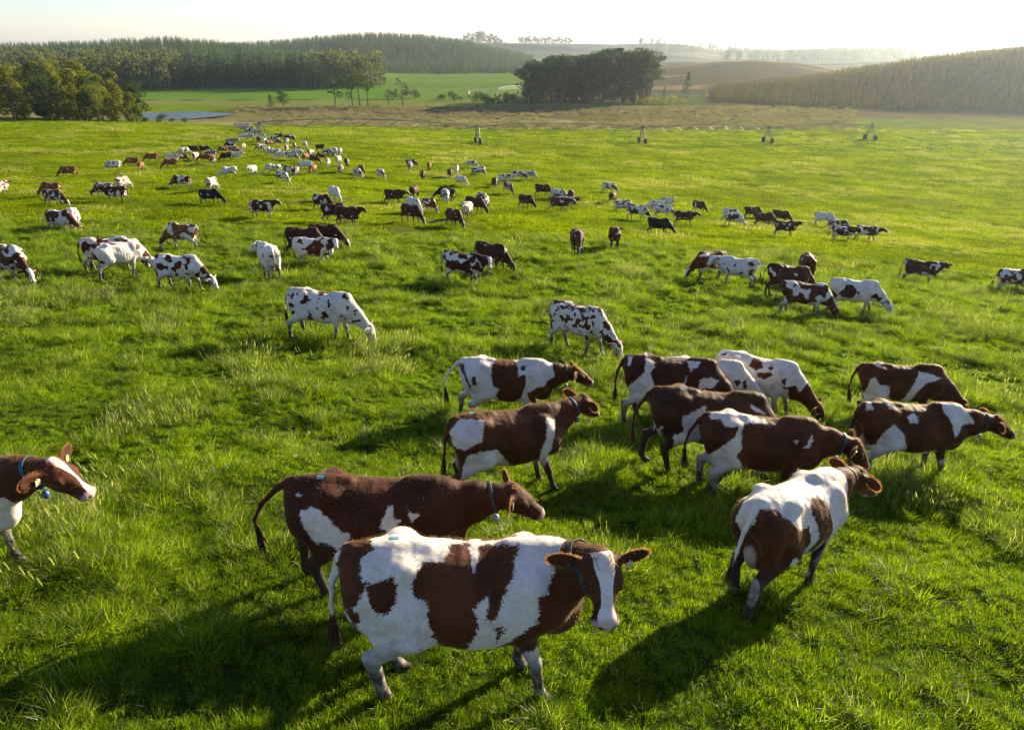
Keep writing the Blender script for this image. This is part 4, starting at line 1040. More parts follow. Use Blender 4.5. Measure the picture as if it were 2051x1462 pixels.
    (5.38, 70.75, -20.0, 'l', 'b', 0.6, 'cow with a white and brown face peering out behind the walking brown cow'),
    (12.81, 97.62, -12.0, 'G', 'd', 0.6, 'white and dark cow grazing, uppermost of the right-hand string'),
    (11.5, 83.66, 70.0, 'G', 'b', 0.05, 'plain brown cow below the uppermost white and dark cow'),
    (11.4, 74.69, -8.0, 'G', 'b', 0.7, 'white cow with brown rump patch between a brown and a dark cow'),
    (11.24, 65.08, -25.0, 'G', 'd', 0.45, 'dark and white cow behind the grazing black-brown cow'),
    (11.24, 55.14, -15.0, 'G', 'k', 0.02, 'black-brown cow grazing right in front of the flecked white cow'),
    (15.51, 78.29, 170.0, 'G', 'k', 0.85, 'white cow with grey flecks at the back of the string'),
    (18.11, 85.17, 165.0, 'G', 'b', 0.85, 'white and brown cow rearmost of the string'),
    (14.67, 70.6, -10.0, 'G', 'k', 0.7, 'white cow with black flecks in the middle of the string'),
    (15.25, 64.35, 8.0, 'W', 'd', 0.08, 'dark brown cow standing with head raised to the right, in the string'),
    (21.14, 82.11, -50.0, 'G', 'b', 0.15, 'brown cow grazing alone behind the dark standing cow'),
    (22.72, 75.58, -20.0, 'G', 'd', 0.75, 'white cow with brown back behind another white cow at the right'),
    (20.52, 66.61, -45.0, 'G', 'd', 0.7, 'white cow with brown flank and white face grazing at the right'),
    (26.49, 79.91, -10.0, 'G', 'd', 0.02, 'plain dark brown cow, leftmost of the right-hand trio'),
    (23.82, 68.26, -5.0, 'G', 'd', 0.03, 'plain dark brown cow, nearest of the right-hand trio'),
    (27.41, 73.84, -25.0, 'G', 'd', 0.04, 'plain dark brown cow grazing, rightmost of the right-hand trio'),
    (22.4, 59.02, -12.0, 'L', 'd', 0.3, 'dark brown and white cow with head up below the dark trio'),
    (31.87, 73.87, -8.0, 'G', 'b', 0.95, 'nearly white cow with two dark dots on its side at the far right'),
    (29.41, 64.81, -25.0, 'G', 'd', 0.5, 'brown and white cow hidden behind a similar cow at the far right'),
    (26.98, 58.43, -8.0, 'l', 'd', 0.45, 'dark brown and white cow with a white face turned to the viewer at far right'),
    (30.23, 61.22, -8.0, 'W', 'd', 0.42, 'dark and white cow walking right, rightmost of the upper right group'),
    (3.67, 40.15, -88.0, 'G', 'b', 0.08, 'reddish brown cow grazing straight toward the viewer in the middle field'),
    (6.2, 43.09, -95.0, 'S', 'b', 0.1, 'reddish brown cow walking straight toward the viewer with head up'),
    (22.76, 39.08, -30.0, 'L', 'b', 0.25, 'brown cow with a white strap standing alone in the dry grass at right'),
    (27.52, 38.25, 0.0, 'W', 'b', 0.45, 'brown and white cow with tail lifted, cut by the right edge'),
]
QUEUE = [(-81.0, 222.3, 'g', 0.6), (-83.1, 230.1, 'g', 0.8), (-78.7, 219.4, 'g', 0.7), (-82.1, 230.7, 'b', 0.7), (-82.9, 234.9, 'b', 0.8), (-82.1, 235.2, 'g', 0.85), (-82.3, 237.9, 'g', 0.9), (-74.8, 209.6, 'g', 0.6), (-72.2, 203.6, 'g', 0.5), (-72.7, 206.9, 'b', 0.6), (-76.4, 216.5, 'b', 0.4), (-68.3, 195.3, 'b', 0.7), (-66.1, 190.0, 'd', 0.5), (-66.4, 192.8, 'd', 0.3), (-63.3, 185.2, 'b', 0.7), (-63.8, 187.9, 'b', 0.8), (-60.9, 180.7, 'g', 0.4), (-69.6, 201.2, 'b', 0.4)]

# ------------------------------------------------------------------ the ground: one sheet to the horizon
def build_ground():
    fr = np.arange(-52, 52.01, .2)
    bk = np.arange(52 + 3, 360 - 52, 3.0)
    ang = np.radians(np.concatenate([fr, bk])); na = len(ang)
    rad = [0.6]
    while rad[-1] < 8000: rad.append(rad[-1] * (1.02 if rad[-1] < 1500 else 1.035) + .02)
    rad = np.array(rad); nr = len(rad)
    A, Rr = np.meshgrid(ang, rad)
    X = Rr * np.sin(A); Y = Rr * np.cos(A)
    Z = ground(X, Y)
    V = np.stack([X, Y, Z], -1).reshape(-1, 3)
    V = np.concatenate([V, [[0, 0, gz(0, 0)]]])
    i = np.arange(nr - 1)[:, None] * na; j = np.arange(na)[None]; j1 = (j + 1) % na
    Q = np.stack([i + j, i + j1, i + na + j1, i + na + j], -1).reshape(-1, 4)[:, ::-1]
    me = mesh_np('ground', V, Q, M_GROUND, True)
    x, y = V[:, 0], V[:, 1]; k = x / np.maximum(y, 1)
    y0 = np.maximum(y, 0)
    jit = 1 + .035 * fbm(x / 22, y / 22, 3)
    yy = y0 * jit
    def C(*c): return np.array(c, float)[None]
    def lay(col, c, m): return col * (1 - m[:, None]) + C(*c) * m[:, None]
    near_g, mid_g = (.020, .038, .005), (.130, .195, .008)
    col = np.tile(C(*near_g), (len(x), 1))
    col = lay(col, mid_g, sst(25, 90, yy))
    # dry patches in the pasture
    dry = sst(.12, .5, fbm(x / 9 + 3, y / 14 + 8, 3)) * sst(12, 40, yy) * .55
    dry = np.maximum(dry, sst(.1, .5, fbm(x / 30 + 31, y / 8, 2)) * sst(.2, .7, k) * .6)
    col = lay(col, (.17, .16, .055), dry * (1 - sst(120, 150, yy)))
    col = lay(col, (.19, .185, .06), sst(10, 0, np.abs(yy - 150)) * sst(-.45, -.6, k) * .7)
    m = sst(4, 1.5, np.abs(y0 - (163 - 10 * (k + .25)))) * sst(-.31, -.28, k) * sst(-.17, -.21, k); col = lay(col, (.085, .060, .035), m * .8)
    m = sst(.62, .70, fbm(x / .8 + 90, y / .6 + 70, 3)) * (1 - sst(26, 40, yy)); col = lay(col, (.032, .024, .014), m)
    # paler turf ring under the far half of the pivot circle
    m = sst(176, 184, yy) * sst(250, 236, yy); col = lay(col, (.105, .160, .018), m * sst(-.42, -.3, k))
    m = sst(236, 239, yy) * sst(247, 243, yy) * sst(-.5, -.38, k) * sst(-.35, 0, fbm(x / 16 + 4, y / 60, 2)); col = lay(col, (.045, .070, .016), m)
    # dry strip, marsh, reed beds
    m = sst(238, 246, yy) * sst(300, 288, yy) * sst(-.5, -.38, k) * (1 - .75 * sst(.26, .38, k)) * (.55 + .45 * sst(-.3, .25, fbm(x / 30 + 5, y / 9, 3))); col = lay(col, (.27, .235, .11), m)
    m = sst(-.1, .3, fbm(x / 14, y / 25, 3)) * sst(238, 246, yy) * sst(300, 288, yy) * sst(-.5, -.38, k); col = lay(col, (.15, .15, .05), m * .7)
    m = sst(284, 296, yy) * sst(362, 350, yy) * sst(-.40, -.30, k); col = lay(col, (.13, .105, .058), m)
    m = sst(286, 300, yy) * sst(330, 318, yy) * sst(-.38, -.3, k) * sst(-.1, -.22, k); col = lay(col, (.20, .14, .06), m)
    m = sst(345, 356, yy) * sst(362, 372, yy) * 0
    m = sst(330, 350, yy) * sst(400, 380, yy) * sst(.1, .2, k); col = lay(col, (.16, .15, .06), m)
    # lands left of the marsh, round the pond
    m = sst(262, 275, yy) * sst(330, 318, yy) * sst(-.30, -.36, k); col = lay(col, (.20, .175, .075), m)
    m = sst(.1, .4, fbm(x / 10 + 9, y / 12, 3)) * sst(250, 262, yy) * sst(330, 318, yy) * sst(-.30, -.36, k); col = lay(col, (.07, .08, .02), m * .8)
    # fields beyond
    m = sst(.0, .3, fbm(x / 25 + 77, y / 7, 3)) * sst(300, 310, yy) * sst(362, 350, yy) * sst(-.40, -.30, k); col = lay(col, (.075, .060, .035), m * .8)
    m = sst(350, 358, yy); col = lay(col, (.16, .19, .045), m)
    m = sst(402, 406, yy); col = lay(col, (.10, .20, .02), m)
    m = sst(3, 1, np.abs(y0 - (404 + 10 * k))) ; col = lay(col, (.06, .05, .03), m * .9)
    m = sst(-.17, -.14, k) * sst(385, 430, yy); col = lay(col, (.13, .20, .035), m)
    for a_, b_ in ((520, 600), (690, 740)):
        m = sst(-.17, -.14, k) * sst(a_, a_ + 15, yy) * sst(b_ + 15, b_, yy); col = lay(col, (.10, .17, .03), m * .7)
    m = sst(.10, .14, k) * sst(352, 372, yy); col = lay(col, (.10, .115, .045), m)
    # brown grass hill with pale ridges
    hillF = sst(.12, .2, k) * sst(450, 480, yy) * sst(1000, 900, yy)
    col = lay(col, (.105, .085, .045), hillF)
    m = hillF * sst(.05, .35, fbm(x / 90, y / 30, 2)); col = lay(col, (.27, .20, .10), m * .8)
    # far country
    far = sst(950, 1200, yy); col = lay(col, (.10, .11, .06), far)
    m = far * sst(0, .3, fbm(x / 400, y / 160, 3)); col = lay(col, (.22, .19, .10), m * .8)
    m = far * sst(.1, .3, fbm(x / 300 + 50, y / 120, 2)); col = lay(col, (.03, .045, .025), m * .8)
    # forest floor
    m = sst(.235, .26, k) * sst(300, 330, yy) * sst(560, 520, yy); col = lay(col, (.10, .105, .04), m)
    m = sst(.235, .26, k) * sst(250, 300, yy) * sst(560, 520, yy) * sst(-.1, .2, fbm(x / 12, y / 40, 2)); col = lay(col, (.17, .12, .06), m * .6)
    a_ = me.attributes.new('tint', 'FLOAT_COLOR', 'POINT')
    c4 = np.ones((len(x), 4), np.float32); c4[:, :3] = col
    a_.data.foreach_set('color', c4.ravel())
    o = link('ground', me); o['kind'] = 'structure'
build_ground()

# pond
def build_pond():
    b = []; n = 60
    for j in range(n):
        t = 2 * math.pi * j / n
        r = 1 + .07 * math.sin(3 * t + 1) + .05 * math.sin(5 * t)
        b.append((-135 + 20.0 * r * math.cos(t), 305 + 21.0 * r * math.sin(t), -24.14))
    g = NT('pond_water')
    geo = g.n('NewGeometry')
    nz = g.noise(geo.outputs['Position'], 1.2, 3, .6)
    p = g.princ((.05, .055, .055), .10, IOR=1.333)
    g.l(g.bump(nz, .6, .2), p.inputs['Normal'])
    o = link('pond_water', mesh_np('pond_water', b, [tuple(range(n))], g.end(p.outputs[0]), False)); o['kind'] = 'structure'
build_pond()

# ------------------------------------------------------------------ scatter of things nobody could count
def scatter(name, P, rotz, scl, idx, protos, label, tilt=None, parent=None):
    lib = bpy.data.collections.new(name + '_sources')
    for i, me in enumerate(protos):
        lib.objects.link(bpy.data.objects.new('%s_%02d' % (name, i), me))
    me = bpy.data.meshes.new(name)
    me.vertices.add(len(P)); me.vertices.foreach_set('co', np.asarray(P, np.float32).ravel())
    a = me.attributes.new('rot', 'FLOAT_VECTOR', 'POINT')
    rv = np.zeros((len(P), 3), np.float32); rv[:, 2] = rotz
    if tilt is not None: rv[:, :2] = tilt
    a.data.foreach_set('vector', rv.ravel())
    a = me.attributes.new('scl', 'FLOAT_VECTOR', 'POINT')
    scl = np.asarray(scl, np.float32)
    if scl.ndim == 1: scl = np.stack([scl, scl, scl], 1)
    a.data.foreach_set('vector', scl.ravel())
    a = me.attributes.new('idx', 'INT', 'POINT'); a.data.foreach_set('value', np.asarray(idx, np.int32))
    o = link(name, me, parent)
    ng = bpy.data.node_groups.new(name + '_scatter', 'GeometryNodeTree')
    ng.interface.new_socket('Geometry', in_out='INPUT', socket_type='NodeSocketGeometry')
    ng.interface.new_socket('Geometry', in_out='OUTPUT', socket_type='NodeSocketGeometry')
    N = ng.nodes.new; L = ng.links.new
    gi = N('NodeGroupInput'); go = N('NodeGroupOutput')
    ip = N('GeometryNodeInstanceOnPoints'); ci = N('GeometryNodeCollectionInfo')
    ci.inputs[0].default_value = lib; ci.inputs[1].default_value = True; ci.inputs[2].default_value = True
    def at(nm, ty):
        x = N('GeometryNodeInputNamedAttribute'); x.data_type = ty; x.inputs[0].default_value = nm
        return [s for s in x.outputs if s.name == 'Attribute' and s.enabled][0]
    L(gi.outputs[0], ip.inputs['Points']); L(ci.outputs[0], ip.inputs['Instance'])
    ip.inputs['Pick Instance'].default_value = True
    L(at('idx', 'INT'), ip.inputs['Instance Index'])
    L(at('rot', 'FLOAT_VECTOR'), ip.inputs['Rotation']); L(at('scl', 'FLOAT_VECTOR'), ip.inputs['Scale'])
    L(ip.outputs[0], go.inputs[0])
    md = o.modifiers.new('scatter', 'NODES'); md.node_group = ng
    if parent is None: tag(o, label, None, None, 'stuff')
    else: o['kind'] = 'stuff'
    return o

def grass_clump(n, rad, h, w, seed, straw=0.0, lean=.5, mat=None, seg=2, wind=(.25, -.1)):
    rr = np.random.RandomState(seed); V = []; F = []; ST = []; TN = []
    for _ in range(n):
        a = rr.rand() * 6.283; r = rad * math.sqrt(rr.rand()); x, y = r * math.cos(a), r * math.sin(a)
        L = h * (.45 + .75 * rr.rand()); a2 = a + rr.randn() * .9; ln = lean * (.3 + rr.rand()) * (0.4 + r / rad)
        dx, dy = math.cos(a2) * ln + wind[0] * rr.rand(), math.sin(a2) * ln + wind[1] * rr.rand()
        b = rr.rand() * 6.283; sx, sy = math.cos(b) * w, math.sin(b) * w
        s = 1.0 if rr.rand() < straw else (0.25 * rr.rand() if rr.rand() < .2 else 0)
        base = len(V); tn = rr.rand() ** 1.3
        for i in range(seg + 1):
            t = i / seg; c = L * t
            px, py = x + dx * L * t * t, y + dy * L * t * t; pz = c * (1 - .35 * t * min(1, ln))
            wd = (1 - t ** 1.5) * (1 if i else .8)
            if i < seg: V += [(px - sx * wd, py - sy * wd, pz - .03 * (i == 0)), (px + sx * wd, py + sy * wd, pz - .03 * (i == 0))]; ST += [s, s]
            else: V.append((px, py, pz)); ST.append(s)
        TN += [tn] * (len(V) - len(TN))
        for i in range(seg):
            q = base + 2 * i
            if i < seg - 1: F.append((q, q + 1, q + 3, q + 2))
            else: F.append((q, q + 1, q + 2))
        if s == 1.0 and straw > .5 and rr.rand() < .7:                       # a seed head
            q = len(V); tx, ty, tz = V[-1]
            V += [(tx - .005, ty, tz - .05), (tx + .005, ty, tz - .05), (tx + .004, ty + .004, tz + .03), (tx - .004, ty - .006, tz + .03)]; ST += [1] * 4; F.append((q, q + 1, q + 2, q + 3))
    me = mesh_np('grass_clump', V, F, mat or M_GRASS, False)
    while len(TN) < len(V): TN.append(.6)
    a_ = me.attributes.new('straw', 'FLOAT', 'POINT'); a_.data.foreach_set('value', np.array(ST, np.float32))
    a_ = me.attributes.new('tone', 'FLOAT', 'POINT'); a_.data.foreach_set('value', np.array(TN[:len(V)], np.float32))
    return me

def build_grass():
    rs = np.random.RandomState(11)
    # near: single blades read
    K = [grass_clump(88, .16, .115, .0046, 20 + i, .02, 1.2, wind=(.1, -.05)) for i in range(4)] + [grass_clump(120, .18, .20, .0045, 30 + i, .06, 1.25, wind=(.1, -.05), seg=3) for i in range(2)] + [grass_clump(60, .16, .40, .0019, 36 + i, .7, .6) for i in range(2)]
    def region(y0, y1, dens, kmax=None, kmin=None):
        kmax = kmax or (1.3 if y1 <= 7 else 1.05 if y1 < 15 else .9 if y1 < 50 else .8); kmin = kmin if kmin is not None else -kmax
        area = (kmax - kmin) / 2 * (y1 ** 2 - y0 ** 2); n = int(area * dens)
        y = np.sqrt(rs.rand(n) * (y1 ** 2 - y0 ** 2) + y0 ** 2); k = kmin + rs.rand(n) * (kmax - kmin)
        return k * y, y
    X = []; Y = []; SC = []; ID = []
    for y0, y1, d, s0 in ((1.6, 7, 64, .80), (7, 14, 48, .92), (14, 26, 28, 1.18), (26, 46, 13, 1.6)):
        x, y = region(y0, y1, d)
        hh = .55 * fbm(x / 1.5 + 5, y / 1.5, 2) + .75 * fbm(x / .62 + 5, y / .62, 2); tt = fbm(x / 5 + 60, y / 5 + 20, 2)
        idx = rs.randint(0, 4, len(x))
        tall = (hh > .22) | (rs.rand(len(x)) < .05); idx[tall] = 4 + rs.randint(0, 2, tall.sum())
        bare = fbm(x / .8 + 90, y / .6 + 70, 3) > .66; dry = (tt > .34) & (rs.rand(len(x)) < .08) | (rs.rand(len(x)) < .004); idx[dry] = 6 + rs.randint(0, 2, dry.sum())
        s = s0 * (.55 + .40 * rs.rand(len(x)) + .75 * np.clip(hh, -.5, .9))
        x, y, s, idx = x[~bare], y[~bare], s[~bare], idx[~bare]
        X.append(x); Y.append(y); SC.append(s); ID.append(idx)
    for y0, y1, d in ((1.6, 8, 75), (8, 16, 40)):                 # short undergrowth between the tufts
        x, y = region(y0, y1, d); X.append(x); Y.append(y); SC.append(.38 + .22 * rs.rand(len(x))); ID.append(rs.randint(0, 4, len(x)))
    # named pale tufts
    for px_, py_, n_ in TUFTS:
        x = px_ + rs.randn(n_) * .38; y = py_ + rs.randn(n_) * .38
        X.append(x); Y.append(y); SC.append(.9 + .5 * rs.rand(n_)); ID.append(np.where(rs.rand(n_) < .6, 6, 4) + rs.randint(0, 2, n_))
    X, Y, SC, ID = map(np.concatenate, (X, Y, SC, ID))
    n = len(X)
    scatter('meadow_grass', np.stack([X, Y, ground(X, Y)], 1), rs.rand(n) * .9 - .45 + rs.randint(0, 3, n) * .5, SC, ID, K, 'long green pasture grass round the nearer cows', tilt=rs.randn(n, 2) * .28)
    print('near clumps', n)
    # far: tufts
    K = [grass_clump(80, .55, .24, .017, 50 + i, .0, .5, M_FARGRASS) for i in range(4)] + [grass_clump(80, .6, .38, .016, 57, .6, .4, M_FARGRASS)]
    X = []; Y = []; SC = []; ID = []
    for y0, y1, d, s0 in ((42, 75, 6.5, .95), (75, 120, 4.2, 1.2), (120, 182, 2.4, 1.6), (182, 246, .8, 1.8)):
        x, y = region(y0, y1, d)
        hh = fbm(x / 3.5 + 5, y / 2.2, 3); tt = fbm(x / 11 + 60, y / 9 + 20, 2); kk = x / y
        keep = (hh > -.25) | (rs.rand(len(x)) < .5); x, y, hh, tt, kk = x[keep], y[keep], hh[keep], tt[keep], kk[keep]
        idx = rs.randint(0, 4, len(x))
        dry = (tt > .3) & (rs.rand(len(x)) < .25); idx[dry] = 4
        big = np.where(rs.rand(len(x)) < .07, 1.5, 1.0)
        X.append(x); Y.append(y); SC.append(s0 * big * (.50 + .3 * rs.rand(len(x)) + .65 * np.clip(hh, -.4, .8))); ID.append(idx)
    X, Y, SC, ID = map(np.concatenate, (X, Y, SC, ID)); n = len(X)
    zz = np.stack([SC * 1.25, SC * 1.25, SC * .8], 1)
    scatter('pasture_grass', np.stack([X, Y, ground(X, Y) - .03], 1), rs.rand(n) * 6.28, zz, ID, K, 'short grazed pasture grass across the far slope of the field', tilt=rs.randn(n, 2) * .08)
    print('far clumps', n)
    # reeds and dry grass of the marsh
    M = leaf_mat('dry_reeds', (.14, .115, .06), (.25, .22, .12), trans=.4, gloss=.05, scale=.05, rnd=.5)
    K = [grass_clump(60, 1.3, 1.0, .045, 70 + i, 0, .35, M) for i in range(3)]
    x, y = region(243, 350, .14, .45, -.36)
    kk = x / y; keep = (fbm(x / 18, y / 18, 2) > -.35); x, y = x[keep], y[keep]; n = len(x)
    scatter('marsh_reeds', np.stack([x, y, ground(x, y)], 1), rs.rand(n) * 6.28, .6 + .5 * rs.rand(n), rs.randint(0, 3, n), K, 'dry brown reeds and grass of the marsh beyond the pasture')
TUFTS = [(-3.34, 16.90, 26), (-3.17, 14.96, 22), (-9.35, 18.01, 14), (-13.59, 18.64, 24), (-14.83, 21.45, 18), (5.44, 34.02, 26), (5.81, 32.62, 20), (-5.94, 10.41, 9), (-4.98, 6.48, 14), (-5.41, 6.98, 10), (16.26, 23.56, 22), (17.06, 26.64, 16), (-6.03, 15.32, 10), (-5.34, 12.83, 8), (23.28, 35.67, 20), (-13.01, 21.78, 12), (5.45, 50.55, 14), (-10.06, 44.33, 12)]
build_grass()

# ------------------------------------------------------------------ trees
def leaf_cloud(V, F, c, rad, n, size, rr, shell=.55, flat=0.0):
    for _ in range(n):
        d = rr.randn(3); d /= np.linalg.norm(d); r = shell + (1 - shell) * rr.rand() ** .5
        p = c + d * r * rad
        a = rr.randn(3); a /= np.linalg.norm(a); b = np.cross(a, rr.randn(3)); b /= np.linalg.norm(b)
        if flat: a[2] *= (1 - flat); b[2] *= (1 - flat)
        s = size * (.6 + .8 * rr.rand()); q = len(V)
        V += [tuple(p - a * s), tuple(p - b * s * .6), tuple(p + a * s), tuple(p + b * s * .6)]; F.append((q, q + 1, q + 2, q + 3))

def tree_meshes(kind, seed, leafmat, lod=0):
    """unit-height trees: (trunk, crown)"""
    rr = np.random.RandomState(seed); V = []; F = []; tb = MB()
    if kind == 'broad':                       # several uneven lobes carried on forked limbs, foliage low down
        n = 15 if lod == 0 else 7
        tb.tube([(0, 0, -.03), (.01, .0, .25), (.02, -.01, .6), (.0, 0, .85)], [.028, .022, .014, .005], 7)
        for i in range(n):
            z = .22 + .70 * (i + rr.rand()) / n; w = .27 * math.sin(min(1, (1.08 - z) * 1.5) * 1.57)
            a = rr.rand() * 6.28; r = w * (.35 + .65 * rr.rand()); c = np.array([r * math.cos(a), r * math.sin(a), z])
            tb.tube([(0.01, 0, z * .7), (c[0] * .5, c[1] * .5, z * .85), tuple(c)], [.009, .006, .003], 5, False)
            leaf_cloud(V, F, c, np.array([.12, .12, .10]) * (.7 + .6 * rr.rand()), 110 if lod == 0 else 40, .018 if lod == 0 else .030, rr)
    elif kind == 'column':                    # tall poplar-like wood edge tree, leafy to the ground
        tb.tube([(0, 0, -.03), (0, .01, .5), (0, 0, .93)], [.022, .015, .004], 7)
        for i in range(24 if lod == 0 else 10):
            z = .08 + .88 * rr.rand() ** .9; w = .20 * (1 - max(0, z - .45) * 1.45) * (.8 + .2 * min(1, z * 4)); a = rr.rand() * 6.28
            c = np.array([w * math.cos(a) * rr.rand() ** .5, w * math.sin(a) * rr.rand() ** .5, z])
            tb.tube([(0, 0, z * .85), tuple(c)], [.006, .002], 4, False)
            leaf_cloud(V, F, c, np.array([.075, .075, .085]) * (.7 + .6 * rr.rand()), 95 if lod == 0 else 40, .020 if lod == 0 else .030, rr)
    elif kind == 'gum':                       # bare pale stems, ragged crown high up
        for s_ in range(2):
            ox, oy = rr.randn(2) * .035
            tb.tube([(ox, oy, -.03), (ox * 1.5, oy, .3), (ox * 2.2, oy * 2, .6), (ox * 3, oy * 2, .88)], [.017, .014, .010, .003], 7)
        for i in range(20 if lod == 0 else 8):
            z = .24 + .72 * rr.rand() ** .75; a = rr.rand() * 6.28; r = (.22 * (1 - (z - .7) ** 2 * 4)) * rr.rand() ** .5
            c = np.array([r * math.cos(a), r * math.sin(a), z])
            tb.tube([(0, 0, z * .8), tuple(c * np.array([.6, .6, .94])), tuple(c)], [.007, .005, .002], 4, False)
            leaf_cloud(V, F, c, np.array([.10, .10, .055]) * (.6 + .7 * rr.rand()), 95 if lod == 0 else 36, .018 if lod == 0 else .028, rr, .3)
    elif kind == 'umbrella':                  # forked pine with a wide flat-domed head
        tb.tube([(0, 0, -.03), (.01, 0, .35), (.03, .01, .62)], [.030, .024, .016], 7)
        for i in range(16):
            a = rr.rand() * 6.28; r = .34 * rr.rand() ** .5; z = .92 - .9 * r * r - .16 * rr.rand(); c = np.array([r * math.cos(a), r * math.sin(a), z])
            tb.tube([(.02, 0, .52), (c[0] * .6, c[1] * .6, z - .09), tuple(c)], [.012, .008, .004], 5, False)
            leaf_cloud(V, F, c, np.array([.115, .115, .06]), 110, .012, rr, .3)
    elif kind == 'sparse':                    # thin, mostly bare branches
        tb.tube([(0, 0, -.03), (.01, 0, .4), (-.01, .01, .95)], [.016, .012, .003], 6)
        for i in range(26):
            z = .25 + .68 * rr.rand(); a = rr.rand() * 6.28; r = .16 * (1.15 - z) + .05; c = np.array([r * math.cos(a), r * math.sin(a), z + .07])
            tb.tube([(0, 0, z), tuple(c)], [.006, .002], 4, False)
            leaf_cloud(V, F, c, np.array([.05, .05, .05]), 34, .014, rr, .1)
    elif kind == 'conifer':
        tb.tube([(0, 0, -.03), (0, 0, .6), (0, 0, .97)], [.02, .012, .003], 6)
        for i in range(26 if lod == 0 else 0):
            z = .10 + .86 * i / 26.; r = .24 * (1 - z) + .02
            for j in range(5):
                a = rr.rand() * 6.28; c = np.array([r * .6 * math.cos(a), r * .6 * math.sin(a), z]); leaf_cloud(V, F, c, np.array([r * .5, r * .5, .03]), 18, .014, rr, .2)
        if lod:
            for i in range(56):
                z = .06 + .90 * i / 56.; r = .20 * (1 - z) ** .85 + .012; a = i * 2.4 + rr.rand()
                d = np.array([math.cos(a), math.sin(a), -.25]); e = np.array([-math.sin(a), math.cos(a), 0]); q = len(V)
                p0 = np.array([0, 0, z + .05]); r *= .75 + .5 * rr.rand()
                V += [tuple(p0), tuple(p0 + d * r * .7 + e * .05), tuple(p0 + d * r), tuple(p0 + d * r * .7 - e * .05)]; F.append((q, q + 1, q + 2, q + 3))
    elif kind == 'bush':
        tb.tube([(0, 0, -.03), (0, 0, .5)], [.04, .02], 5)
        for i in range(9):
            a = rr.rand() * 6.28; r = .30 * rr.rand() ** .5; c = np.array([r * math.cos(a), r * math.sin(a), .22 + .5 * rr.rand() * (1 - r * 1.5)])
            leaf_cloud(V, F, c, np.array([.24, .24, .22]), 75, .035, rr, .5)
    cm = mesh_np('crown', V, F, leafmat, False)
    return tb.me('trunk', M_BARK), cm

def both(tm, cm):
    """trunk and crown joined, for trees of a far wood only"""
    V = [v.co[:] for v in tm.vertices] + [v.co[:] for v in cm.vertices]; n = len(tm.vertices)
    F = [tuple(p.vertices) for p in tm.polygons] + [tuple(i + n for i in p.vertices) for p in cm.polygons]
    me = mesh_np('wood_tree', V, F, cm.materials[0], False)
    me.materials.append(M_BARK)
    mi = np.zeros(len(F), np.int32); mi[:len(tm.polygons)] = 1
    me.polygons.foreach_set('material_index', mi)
    return me

_tm = {}
def tree(name, x, y, h, kind, mat, label, cat='tree', group=None, seed=0, wide=1.0, sink=.0):
    key = (kind, mat.name, seed % 3)
    if key not in _tm: _tm[key] = tree_meshes(kind, 100 + hash_(kind) + seed % 3, mat)
    t = empty(name, (x, y, gz(x, y) - sink), label, cat, group, rotz=(seed * 2.39) % 6.28)
    t.scale = (h * wide, h * wide, h)
    link('trunk', _tm[key][0], t); link('crown', _tm[key][1], t)
    return t
def hash_(s): return sum(ord(c) * (i + 3) for i, c in enumerate(s)) % 97

rt = random.Random(4)
# the wood at the left edge of the pasture
LW = [(-160, 232, 17.5), (-150, 226, 16.0), (-140, 222, 15.0), (-168, 250, 19), (-155, 246, 18), (-146, 240, 17), (-137, 236, 16.2), (-131, 228, 15), (-129, 240, 16.5), (-150, 262, 19), (-140, 256, 18), (-132, 250, 17),
      (-125, 234, 14.8), (-122, 244, 15.6), (-119, 232, 13.2), (-124, 256, 16), (-116, 240, 13.6), (-117, 250, 14.5), (-111, 236, 12.4), (-110, 245, 12.6), (-107, 252, 11.5), (-143, 270, 20), (-133, 268, 19), (-121, 266, 17), (-112, 262, 14), (-160, 216, 14), (-172, 220, 17), (-180, 236, 20), (-184, 222, 18), (-104, 243, 9.5)]
places = ['front row', 'second row', 'back row']
for i, (x, y, h) in enumerate(LW):
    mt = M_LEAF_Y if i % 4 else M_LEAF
    tree('woodland_tree', x - 17, y, h, 'column' if i % 3 else 'broad', mt, 'dense sunlit green tree of the wood at the left edge of the pasture', group='trees of the wood at the left', seed=i, wide=1.35 if i % 3 else 1.15, sink=.5)
# the gum grove in the middle distance
k0 = 0
for i in range(40):
    t = (i + .5) / 40; x = 8 + 62 * t + rt.uniform(-2, 2); y = 372 + rt.uniform(0, 34)
    h = 18.5 + 4.5 * math.sin(min(1, t * 1.3) * 1.6) + rt.uniform(-1.5, 1.5) + (1.5 if .7 < t < .9 else 0) - (2.5 if t > .94 else 0)
    tree('gum_tree', x, y, h, 'column' if (i % 2 and t < .75) else 'gum', M_GUM, 'tall dark gum tree of the grove standing in the middle of the valley', group='trees of the valley grove', seed=i, wide=1.45, sink=.3)
for i, (x, y, h) in enumerate([(60, 366, 2.6), (65, 368, 3.2), (70, 368, 2.8), (76, 370, 3.4), (82, 371, 2.2), (55, 364, 2.0)]):
    tree('bush', x, y, h * 1.5, 'bush', M_YPINE, 'yellow-green bush at the right foot of the valley grove', 'bush', 'bushes at the right foot of the grove', seed=i, wide=1.5)
for i in range(9):
    tree('bush', -12 + i * 2.6, 372 + (i % 3) * 4, 4.2 - (i % 2), 'bush', M_GUM, 'dark low bush of the thicket left of the valley grove', 'bush', 'thicket bushes left of the grove', seed=i, wide=1.3)
